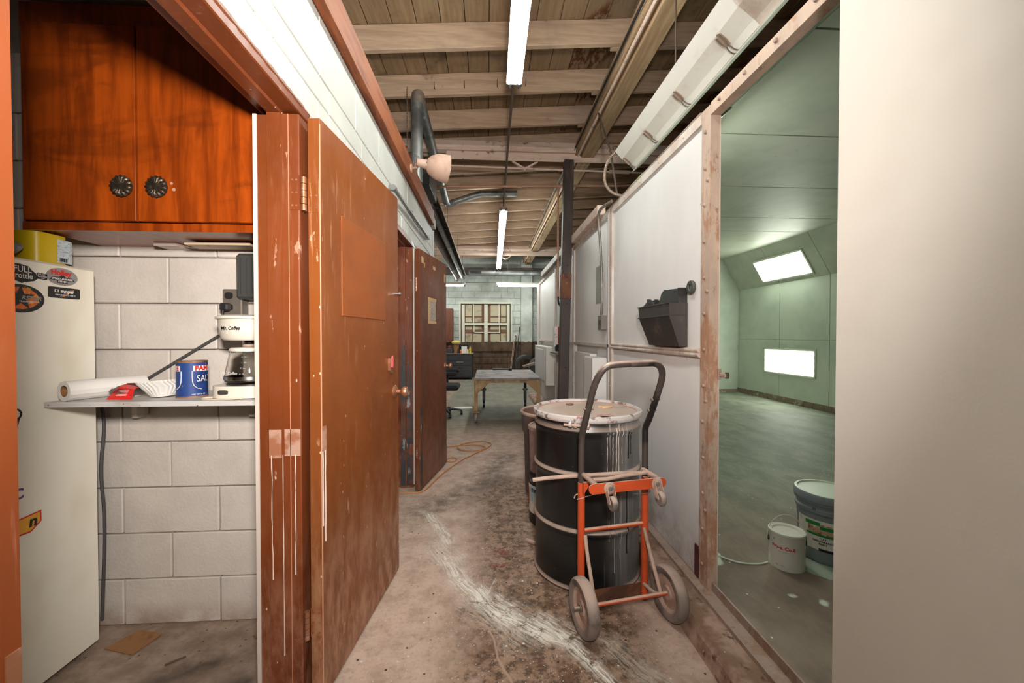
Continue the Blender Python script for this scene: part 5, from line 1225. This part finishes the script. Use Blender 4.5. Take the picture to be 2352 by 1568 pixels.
G().lathe([(.144, .288), (.151, .292), (.151, .312), (.143, .317), (.134, .314)], (PX, PY, .346), 40).obj('rim', MT['duststeel'], t, 40)
G().tube([(.235, 2.45, .012), (.26, 2.42, .014), (.30, 2.40, .012)], .01, 5).obj('paint_lump', MT['duststeel'], label='pale crust of dried paint by the drum foot', cat='lump')

# ---- orange hand truck
ax = math.atan2(.177, .984); HT = T('hand_truck', (.613, 1.703, 0), 'orange convertible hand truck with dusty wheels and casters standing at the drum', 'hand truck', rz=ax)
mh = WM[HT.name]
def L(*p): return mh @ Vector(p)
def wheel(lx, side):
    w = T('wheel', L(lx, 0, 0), None); w.parent = HT; w.matrix_local = WM[HT.name].inverted() @ WM[w.name]
    m = mh @ Matrix.Translation((lx, 0, .118)) @ Matrix.Rotation(R(90) * side, 4, 'Y') @ Matrix.Rotation(0, 4, 'Z')
    G().lathe([(.078, -.018), (.095, -.026), (.108, -.025), (.115, -.018), (.118, -.008), (.118, .008), (.115, .018), (.108, .025), (.095, .026), (.078, .018), (.076, 0), (.078, -.018)], n=44, mat=m).obj('tyre', MT['rubber'], w, 40)
    G().lathe([(.0, -.012), (.028, -.016), (.034, -.010), (.066, -.006), (.074, -.015), (.079, -.017), (.079, .017), (.074, .015), (.066, .006), (.034, .010), (.028, .016), (.0, .012)], n=36, mat=m).obj('hub', MT['duststeel'], w, 35)
    G().lathe([(.0, .016), (.016, .016), (.016, .020), (.008, .021), (.008, .045), (.0, .045)], n=16, mat=m).obj('axle_cap', MT['galv_dusty'], w, 40)
wheel(-.208, -1); wheel(.208, 1)
G().cyl(L(-.19, 0, .118), L(.20, 0, .118), .0085, n=12).obj('axle', MT['orange'], HT, 40)
for x in (-.160, .170): G().cyl(L(x, .14, .012), L(x, .14, .60), .0165, n=16).obj('rail', MT['orange'], HT, 40)
hp = smoothpath([L(-.160, .140, .56), L(-.160, .140, .80), L(-.160, .125, .84), L(-.160, .055, .975), L(-.155, .010, 1.08), L(-.125, -.020, 1.150), L(-.06, -.024, 1.158), L(.06, -.026, 1.160), L(.13, -.020, 1.160), L(.172, .000, 1.115), L(.172, .030, 1.040), L(.171, .110, .880), L(.170, .140, .84), L(.170, .140, .80), L(.170, .140, .56)], 2)
G().tube(hp, .0148, 12).obj('handle', MT['handle'], HT, 40)
for x, z, y in ((-.160, .955, .066), (.171, .93, .085), (.171, .985, .057)): G().cyl(L(x - .022, y, z), L(x + .022, y, z), .004, n=8).cyl(L(x + (.016 if x < 0 else -.024), y, z), L(x + (.024 if x < 0 else -.016), y, z), .007, n=8).obj('bolt', MT['galv_dusty'], HT)
G().cyl(L(-.160, .14, .375), L(.170, .14, .375), .0095, n=10).obj('cross_bar', MT['orange'], HT, 40)
G().box(-.150, .146, .012, .160, .150, .082, mh).obj('toe_plate', MT['plate'], HT); G().box(-.150, .146, .004, .160, .19, .012, mh).obj('toe_lip', MT['plate'], HT)
for x, dx in ((-.150, 0.0), (.160, .0)):
    s = -1 if x < 0 else 1
    G().tube(smoothpath([L(x - s * .004, .125, .36), L(x - s * .0, .10, .30), L(x + s * .004, .02, .155), L(x + s * .008, .004, .118), L(x + s * .004, .03, .095), L(x, .13, .085)], 2), .0085, 8).obj('brace', MT['duststeel'], HT, 40)
# caster frame folded against it
pts = []
for k in range(9): a = R(90 + 180 * k / 8); pts.append((-.172 + .022 * math.cos(a), .628 + .022 * math.sin(a)))
for k in range(9): a = R(-90 + 180 * k / 8); pts.append((.155 + .022 * math.cos(a), .628 + .022 * math.sin(a)))
G().prism(pts, 1, -.018, -.012, mh).obj('caster_bar', MT['orange'], HT)
for x in (-.155, .150): G().tube([L(x, .125, .640), L(x, .06, .640), L(x - .002, -.012, .640)], .0115, 10).obj('caster_arm', MT['duststeel'], HT, 40)
G().tube([L(-.145, .05, .642), L(-.07, .06, .636), L(.0, .07, .640), L(.145, .075, .645)], .0085, 8).obj('stay', MT['duststeel'], HT, 40)
G().prism([(-.165, .56), (-.128, .612), (-.165, .612)], 1, .10, .118, mh).obj('gusset', MT['orange'], HT); G().prism([(.175, .56), (.138, .612), (.175, .612)], 1, .10, .118, mh).obj('gusset', MT['orange'], HT)
def caster(lx, swing):
    c = T('caster', L(lx, -.02, .6), None); c.parent = HT; c.matrix_local = WM[HT.name].inverted() @ WM[c.name]
    m = mh @ Matrix.Translation((lx, -.019, .628)) @ Matrix.Rotation(R(90), 4, 'X')
    G().lathe([(.0, 0), (.026, 0), (.027, .004), (.022, .008), (.0, .008)], n=24, mat=m).obj('swivel_plate', MT['duststeel'], c, 40)
    G().lathe([(.0, .008), (.011, .008), (.011, .012), (.006, .013), (0, .013)], n=6, mat=m).obj('nut', MT['galv_dusty'], c)
    for s in (-.016, .016):
        G().prism([(-.012, .022), (-.030, .022), (-.042, .0), (-.062, -.038), (-.056, -.046), (-.040, -.044), (-.018, -.014)], 0, lx + s - .0012, lx + s + .0012, mh @ Matrix.Translation((0, 0, .614)) @ Matrix.Rotation(0, 4, 'Z')).obj('fork', MT['duststeel'], c)
    m = mh @ Matrix.Translation((lx, -.050, .572)) @ Matrix.Rotation(R(90), 4, 'Y')
    G().lathe([(.0, -.012), (.026, -.012), (.031, -.006), (.031, .006), (.026, .012), (.0, .012)], n=28, mat=m).obj('caster_wheel', MT['rubber'], c, 40)
    G().lathe([(.0, -.02), (.006, -.02), (.006, .02), (.0, .02)], n=10, mat=m).obj('pin', MT['galv_dusty'], c)
caster(-.100, 0); caster(.128, 0)
G().tube([(.212, 1.885, .590), (.30, 1.888, .598), (.45, 1.888, .606), (.62, 1.888, .612), (.772, 1.892, .612)], .0095, 8).obj('folding_rod', MT['duststeel'], HT, 40)
G().tube(smoothpath([L(-.20, .13, .535), L(-.18, .16, .54), L(-.145, .155, .537), L(-.15, .12, .535), L(-.19, .12, .532)], 2), .0025, 6).tube([L(-.15, .12, .540), L(-.11, .115, .548)], .002, 5).obj('wire_tie', MT['duststeel'], HT)
G().tube(smoothpath([L(.10, .12, .530), L(.15, .12, .526), L(.19, .12, .530), L(.20, .15, .53)], 2), .0025, 6).obj('wire_tie', MT['duststeel'], HT)

# orange extension cord
pts = [(-.74, 3.255, .006), (-.60, 3.245, .006), (-.52, 3.27, .006), (-.445, 3.62, .006), (-.35, 3.9, .006), (-.253, 4.12, .006), (-.13, 4.32, .006), (.02, 4.55, .006), (.045, 4.70, .006), (-.05, 4.80, .006), (-.22, 4.78, .006), (-.36, 4.62, .006), (-.33, 4.45, .008), (-.20, 4.37, .012), (-.05, 4.42, .016), (-.02, 4.55, .012), (-.18, 4.66, .008), (-.42, 4.60, .006), (-.55, 4.55, .006)]
G().tube(smoothpath(pts, 3), .006, 8).obj('extension_cord', MT['orange_cord'], label='orange extension cord snaking from under the second door across the floor', cat='cord')
G().tube([(-.375 + .05 * math.cos(a), 4.10 + .07 * math.sin(a), .007) for a in [k * math.pi / 10 for k in range(20)]], .005, 8, True).obj('cord_loop', MT['orange_cord'], label='small closed loop of orange cord lying beside the long cord', cat='cord')

# ------------------------------------------------------------------ in the booth
CX, CY = 1.60, 2.03
t = T('paint_can', (CX, CY, .05), 'white gallon paint can with red lettering and a wire bail', 'paint can')
G().lathe([(.0, .006), (.080, .006), (.083, 0), (.084, .004), (.0825, .010), (.0825, .178), (.085, .184), (.085, .190), (.080, .191), (.068, .187), (.064, .178), (.0, .176)], (CX, CY, .05), 44).obj('body', MT['canw'], t, 40)
G().lathe([(.064, .176), (.070, .186), (.079, .1915), (.0855, .189), (.0862, .182), (.0835, .180)], (CX, CY, .05), 44).obj('rim', MT['paintgreen'], t, 40)
ea = R(-25); ev = Vector((math.cos(ea), math.sin(ea), 0))
for s in (1, -1):
    G().lathe([(0, 0), (.014, 0), (.014, .004), (.008, .006), (0, .006)], n=20, mat=face_mat(Vector((CX, CY, .05 + .135)) + ev * s * .0825, Vector((-ev.y, ev.x, 0)) * s, (0, 0, 1))).obj('bail_ear', MT['black'], t, 40)
bl = []
for k in range(17):
    a = math.pi * k / 16; bl.append(Vector((CX, CY, .185)) + ev * (.090 * math.cos(a)) + Vector((.015 * math.sin(a), .02 * math.sin(a), .125 * math.sin(a))))
G().tube(bl, .0024, 6).obj('bail', MT['paintw'], t)
q = R(-118); n_ = Vector((math.cos(q), math.sin(q), 0))
def can_text(s, size, ang, z, mat, r=.0830, c=(CX, CY), **k):
    q = R(ang); n_ = Vector((math.cos(q), math.sin(q), 0)); return text(s, size, MT[mat], t, face_mat(Vector((c[0], c[1], z)) + n_ * r, Vector((-n_.y, n_.x, 0)), (0, 0, 1)), wrap=r, **k)
can_text('Pro-s. Co.il', .024, -140, .168, 'red_ink', off=.0008)
can_text('FLAT  INTERIOR', .006, -138, .148, 'grey_ink'); can_text('16', .014, -172, .205, 'green_ink'); can_text('NET 1 GAL', .008, -150, .075, 'grey_ink')
# bucket on a spill
UX, UY = 1.895, 2.10
G().lathe([(.0, .0), (.245, .0), (.25, .0015), (.0, .003)], (UX - .02, UY - .02, .0502), 48).obj('spill', MT['puddle'], label='thin greenish dried film on the floor under the grey bucket', cat='spill')
t = T('bucket', (UX, UY, .05), 'grey five-gallon paint bucket with a green label and smeared lid', 'bucket')
G().lathe([(.0, .004), (.128, .004), (.132, 0), (.135, .006), (.145, .265), (.152, .268), (.153, .285), (.147, .290), (.148, .312), (.157, .315), (.158, .325), (.150, .330), (.150, .345), (.0, .345)], (UX, UY, .054), 48).obj('body', MT['pailgrey'], t, 35)
G().lathe([(.156, .325), (.161, .330), (.161, .362), (.157, .368), (.146, .368), (.142, .360), (.0, .360)], (UX, UY, .054), 48).obj('lid', MT['pailgrey'], t, 35)
G().lathe([(.0, .3605), (.125, .3605), (.1425, .3605), (.147, .3688), (.157, .3688), (.1575, .366)], (UX, UY, .0545), 48, sx=.985, sy=.985).obj('paint_smear', MT['paintgreen'], t, 40)
def bp_(a0, a1, z0, z1, mat, nm, o=0.0): r = lambda z: .1352 + (z - .054) * .0386 + o; return cylpatch(UX, UY, r(z0), R(a0), R(a1), z0, z1, mat, nm, t, r(z1))
bp_(165, 285, .125, .285, MT['canw'], 'label', .0006); bp_(192, 250, .205, .265, MT['foodpic'], 'picture', .0009); bp_(188, 250, .200, .212, MT['green_ink'], 'green_band', .0012); bp_(186, 215, .255, .275, MT['green_ink'], 'green_band', .0012); bp_(215, 252, .238, .256, MT['green_ink'], 'green_band', .0012); bp_(212, 252, .122, .136, MT['black_ink'], 'black_band', .0012); bp_(256, 280, .15, .27, MT['label'], 'small_print', .0009)
for s_, z in (('FLAT', .188), ('PERFORMANCE', .174), ('PAINT', .160)): can_text(s_, .0135, 220, z, 'black_ink', r=.1412, c=(UX, UY), off=.0003)
can_text('3S', .02, 205, .345, 'black_ink', r=.155, c=(UX, UY))
G().tube([(1.69, 2.09, .10), (1.72, 2.08, .104), (1.745, 2.07, .116)], .0028, 6).obj('bucket_wire', MT['paintw'], label='white wire end between paint can and bucket', cat='wire')
G().box(1.70, 2.09, .052, 1.762, 2.115, .064, None, .002).obj('stir_stick', MT['yellow'], label='yellow stick end lying by the grey bucket', cat='stick')
G().tube(smoothpath([(1.09, 2.35, .056), (1.20, 2.25, .056), (1.27, 2.14, .056), (1.34, 2.05, .056), (1.45, 2.03, .056), (1.51, 2.05, .056)], 3), .0042, 6).obj('paint_string', MT['paintgreen'], label='paint-soaked string curling on the booth floor', cat='string')

# ------------------------------------------------------------------ far workshop
t = T('work_table', (.3, 6.5, 0), 'low tan work table on casters with a dusty grey top', 'table')
G().box(-.20, 5.80, .630, .77, 7.22, .662, None, .004).obj('top', MT['table_top'], t)
for x0 in (-.205, .72):
    xi = x0 + .055
    G().box(x0, 5.82, .17, xi, 5.88, .63, None, .003).obj('leg', MT['table_leg'], t)
    s = 1 if x0 < 0 else -1
    xa = x0 if s < 0 else xi
    G().prism([(xa, .63), (xa + s * .22, .63), (xa + s * .16, .58), (xa, .44)], 1, 5.835, 5.85).obj('gusset', MT['table_leg'], t)
    G().box(x0 - .02, 5.80, .155, xi + .02, 5.90, .17).obj('caster_plate', MT['table_leg'], t)
    G().cyl((x0 + .008, 5.85, .068), (x0 + .047, 5.85, .068), .068, n=24).obj('caster_wheel', MT['rubber'], t, 40)
    for dx in (.0, .05): G().box(x0 + dx, 5.83, .06, x0 + dx + .004, 5.87, .157).obj('caster_fork', MT['darkpipe'], t)
for x0 in (-.10, .64):
    G().box(x0, 7.10, .12, x0 + .05, 7.15, .63, None, .003).obj('leg', MT['chest'], t); G().cyl((x0 + .025, 7.125, .30), (x0 + .025, 7.125, .34), .045, n=14).obj('collar', MT['galv'], t)
    G().cyl((x0 + .005, 7.125, .06), (x0 + .045, 7.125, .06), .06, n=20).obj('caster_wheel', MT['black'], t, 40)
G().box(-.20, 5.83, .585, .77, 5.85, .63).obj('apron', MT['table_leg'], t)
t = T('hand_tool', (.25, 7.0, .662), 'dark hand tool lying on the work table', 'tool')
G().cyl((.08, 7.08, .685), (.36, 7.05, .685), .018, .014, 10).obj('body', MT['chest'], t, 40); G().cyl((.36, 7.05, .685), (.42, 7.06, .68), .022, n=10).obj('head', MT['black'], t, 40)
# far window, boarded
w = T('window_1', (-.07, 12.35, 1.05), 'cream boarded double-hung window in the far wall', 'window', kind='structure')
X0, X1, Z0, Z1 = WIN
G().box(X0 - .05, 12.30, Z1, X1 + .05, 12.36, Z1 + .06).box(X0 - .05, 12.31, Z0, X0 + .0, 12.36, Z1).box(X1, 12.31, Z0, X1 + .05, 12.36, Z1).obj('casing', MT['winwood'], w)
G().box(X0 + .03, 12.34, Z0, X0 + .12, 12.42, Z1 - .03).box(X1 - .12, 12.34, Z0, X1 - .03, 12.42, Z1 - .03).box(-.12, 12.33, Z0, -.01, 12.42, Z1 - .02).box(X0 + .12, 12.34, 1.60, X1 - .12, 12.42, 1.67).obj('sash', MT['winwood'], w)
G().box(X0, 12.43, Z0, X1, 12.45, Z1).obj('backing_board', MT['brownsash'], w)
for a, b in ((X0 + .14, -.49), (-.46, -.20), (.08, .37), (.40, X1 - .14)):
    for z0, z1 in ((1.70, 1.84), (1.88, Z1 - .03), (1.46, 1.58), (1.06, 1.34)):
        G().box(a, 12.415, z0, b, 12.428, z1, None, .003).obj('pane_board', MT['shade'], w)
for x in (-.45, .34): G().box(x - .018, 12.38, 1.68, x + .018, 12.41, Z1).obj('muntin', MT['winwood'], w)
for a, b in ((-.45, -.13), (.0, .34)): G().box(a, 12.38, 1.36, b, 12.41, 1.39).box(a if a < -.2 else b, 12.38, 1.36, (a if a < -.2 else b) + .03, 12.41, 1.60).obj('muntin', MT['winwood'], w)
G().prism([(X0 - .1, .80), (X1 + .12, .80), (X1 + .10, 1.10), (X0 - .09, 1.08)], 1, 12.30, 12.35).obj('sill_apron', MT['farcmu'], w)
t = T('far_outlet', (.75, 12.33, 1.15), 'small outlet plate on the far wall by the window', 'outlet')
G().box(.80, 12.33, 1.17, .90, 12.35, 1.34, None, .003).obj('plate', MT['canw'], t); G().cyl((.85, 12.33, 1.26), (.85, 12.32, 1.26), .03, n=14).obj('receptacle', MT['outlet'], t)
# wall cabinet and tool chest
t = T('workshop_cabinet', (-1.4, 12.2, 1.05), 'red-brown wall cabinet hung above the dark tool chest', 'cabinet')
G().box(-1.75, 12.03, 1.06, -1.055, 12.345, 2.09, None, .004).obj('body', MT['redwood'], t)
for a, b in ((-1.74, -1.41), (-1.40, -1.065)): 
    d = G().box(a, 12.01, 1.08, b, 12.03, 2.07, None, .004).obj('door', MT['redwood'], t); G().box(a + .06, 12.004, 1.15, b - .06, 12.012, 2.0, None, .004).obj('panel', MT['redwood'], d)
t = T('tool_chest', (-.9, 11.9, 0), 'dark metal drawer chest under the red-brown wall cabinet', 'tool chest')
G().box(-1.75, 11.62, .06, -.46, 12.28, .74, None, .005).obj('body', MT['chest'], t); G().box(-1.78, 11.60, .742, -.43, 12.30, .762).obj('top', MT['galv_dusty'], t)
for i in range(4):
    for a, b in ((-1.73, -1.16), (-1.14, -.49)):
        d = G().box(a, 11.60, .10 + i * .155, b, 11.62, .24 + i * .155, None, .003).obj('drawer', MT['chest'], t); G().box((a + b) / 2 - .1, 11.585, .19 + i * .155, (a + b) / 2 + .1, 11.60, .21 + i * .155).obj('handle', MT['chrome'] if i == 2 else MT['black'], d)
for x in (-1.7, -.52): G().cyl((x, 11.7, 0), (x, 11.7, .06), .03, n=10).cyl((x, 12.2, 0), (x, 12.2, .06), .03, n=10).obj('foot', MT['black'], t)
random.seed(5)
def jar(x, y, r, h, mat, lab, nm='bottle', cap='black'):
    t = T(nm, (x, y, .762), lab, nm)
    G().lathe([(0, 0), (r, 0), (r, h * .7), (r * .8, h * .8), (r * .5, h * .86), (r * .5, h), (0, h)], (x, y, .7625), 16).obj('body', MT[mat], t, 40); G().lathe([(0, 0), (r * .6, 0), (r * .6, h * .14), (0, h * .14)], (x, y, .7625 + h * .9), 14).obj('cap', MT[cap], t, 40)
jar(-.53, 11.75, .035, .2, 'yellow', 'yellow bottle at the chest edge', cap='blue_ink'); jar(-.60, 11.68, .03, .14, 'canw', 'small white bottle at the front of the chest'); jar(-.86, 11.66, .03, .13, 'black', 'short black bottle on the tool chest'); jar(-.80, 11.70, .028, .1, 'orange', 'small orange bottle on the tool chest', cap='canw')
G().box(-.99, 11.68, .7625, -.86, 11.82, 1.02, None, .003).obj('brown_carton', MT['card'], label='brown carton standing on the tool chest', cat='carton')
G().lathe([(0, 0), (.10, .02), (.12, .06), (.10, .10), (.05, .12), (0, .125)], (-.93, 11.74, 1.0205), 14, sx=1.2).obj('yellow_cap', M('pale_yellow_cloth', (214, 196, 120), .8), smooth=40, label='pale yellow cloth lump on top of the brown carton', cat='cloth')
G().box(-.78, 11.75, .7625, -.62, 11.83, .96, Matrix.Translation((-.7, 11.8, 0)) @ Matrix.Rotation(R(0), 4, 'Y') @ Matrix.Translation((.7, -11.8, 0)), .003).obj('paper_bag', MT['paper'], label='white paper bag slumped on the tool chest', cat='bag')
G().box(-1.22, 11.70, .7625, -1.03, 11.9, .90, None, .01).obj('dark_radio', MT['chest'], label='dark boxy radio on the tool chest', cat='radio')
G().lathe([(0, 0), (.05, 0), (.06, .07), (.0, .09)], (-1.12, 11.78, .9005), 14, sx=1.4).obj('rag', M('red_brown_rag', (130, 78, 66), .9), smooth=40, label='reddish rag lying on the dark radio', cat='rag')
G().box(-1.0, 11.9, .7625, -.6, 12.2, 1.02, None, .02).obj('dark_toolbag', MT['fabric'], label='dark bag at the back of the tool chest', cat='bag')
# office chair, partly behind the second door
t = T('office_chair', (-.66, 6.4, 0), 'black office chair half hidden behind the second door', 'office chair')
cx, cy = -.70, 6.45
for k in range(5):
    a = k * 2 * math.pi / 5 + .1; e = Vector((cx + .27 * math.cos(a), cy + .27 * math.sin(a), .075))
    l = G().tube([(cx, cy, .10), (cx + .15 * math.cos(a), cy + .15 * math.sin(a), .095), e], [.025, .02, .016], 8).obj('base_leg', MT['black'], t, 40)
    G().cyl(e + Vector((-.02, 0, -.045)), e + Vector((.02, 0, -.045)), .029, n=14).cyl(e + Vector((0, 0, -.03)), e, .008, n=8).obj('caster', MT['black'], l, 40)
G().cyl((cx, cy, .10), (cx, cy, .42), .025, n=12).obj('gas_lift', MT['black'], t, 40)
G().box(cx - .24, cy - .24, .42, cx + .24, cy + .24, .50, None, .03).obj('seat', MT['fabric'], t)
G().box(cx - .28, cy - .22, .55, cx - .22, cy + .22, 1.0, None, .03).obj('backrest', MT['fabric'], t); G().tube([(cx - .1, cy, .44), (cx - .26, cy, .45), (cx - .30, cy, .60)], .02, 8).obj('back_stem', MT['black'], t)
for s in (-1, 1): G().tube([(cx + .02, cy + s * .24, .46), (cx + .02, cy + s * .28, .56), (cx + .02, cy + s * .28, .66)], .018, 8).obj('arm_post', MT['black'], t); G().box(cx - .12, cy + s * .28 - .04, .66, cx + .22, cy + s * .28 + .04, .72, None, .02).obj('armrest', MT['fabric'], t)
G().box(-.60, 6.98, .0015, -.28, 7.17, .003, Matrix.Translation((-.44, 7.07, 0)) @ Matrix.Rotation(.15, 4, 'Z') @ Matrix.Translation((.44, -7.07, 0))).obj('paper_sheet', MT['paper'], label='white paper sheet lying on the floor by the work table', cat='paper')
# tyres, leaning pipes
def tyre(x, y, R0, w, lean, lab, mat):
    t = T('tyre', (x, y, 0), lab, 'tyre'); m = Matrix.Translation((x, y, 0)) @ Matrix.Rotation(lean, 4, 'X') @ Matrix.Translation((0, 0, R0)) @ Matrix.Rotation(R(90), 4, 'X')
    G().lathe([(R0 * .62, -w / 2), (R0 * .85, -w / 2 - .012), (R0 * .96, -w / 2 + .01), (R0, -w / 3), (R0, w / 3), (R0 * .96, w / 2 - .01), (R0 * .85, w / 2 + .012), (R0 * .62, w / 2), (R0 * .66, 0), (R0 * .62, -w / 2)], n=40, mat=m).obj('casing', MT[mat], t, 40)
    G().lathe([(R0 * .60, -w / 2 - .004), (R0 * .64, -w / 2 - .008), (R0 * .66, -w / 2 + .004), (R0 * .60, -w / 2 + .006), (R0 * .60, -w / 2 - .004)], n=40, mat=m).obj('bead', MT['rubber'], t, 40)
tyre(1.52, 11.60, .34, .20, R(-8), 'grey tyre leaning in front against the far wall pilaster', 'rubber_d'); tyre(1.12, 11.98, .36, .16, R(-3), 'black tyre leaning behind the grey one at the far wall', 'black')
for i, (x0, x1, z1, m_, lb) in enumerate(((.68, .86, 1.25, 'chrome', 'bright metal pipe leaning on the far wall'), (.66, .80, 1.12, 'copper', 'thin brown stick leaning on the far wall'), (.78, .98, 1.55, 'darkpipe', 'tall dark rod leaning on the pilaster'))):
    G().cyl((x0, 12.15 + .03 * i, .0), (x1, 12.31, z1), .022 if i == 0 else .014, n=10).obj('leaning_pipe', MT[m_], smooth=40, label=lb, cat='pipe')
t = T('loose_panel', (1.1, 11.4, .0), 'pale bent panel lying low beside the tyres', 'panel'); G().prism([(.98, .42), (1.30, .52), (1.45, .50), (1.45, .47), (1.25, .44), (1.0, .38)], 1, 11.1, 11.4).obj('sheet', MT['galv_dusty'], t); G().box(1.2, 11.1, 0, 1.4, 11.4, .44).obj('crate', MT['chest'], t)
for ob in list(bpy.data.objects):
    if ob.type == 'EMPTY' and 'label' in ob.keys() and ob['label'] is None: del ob['label']
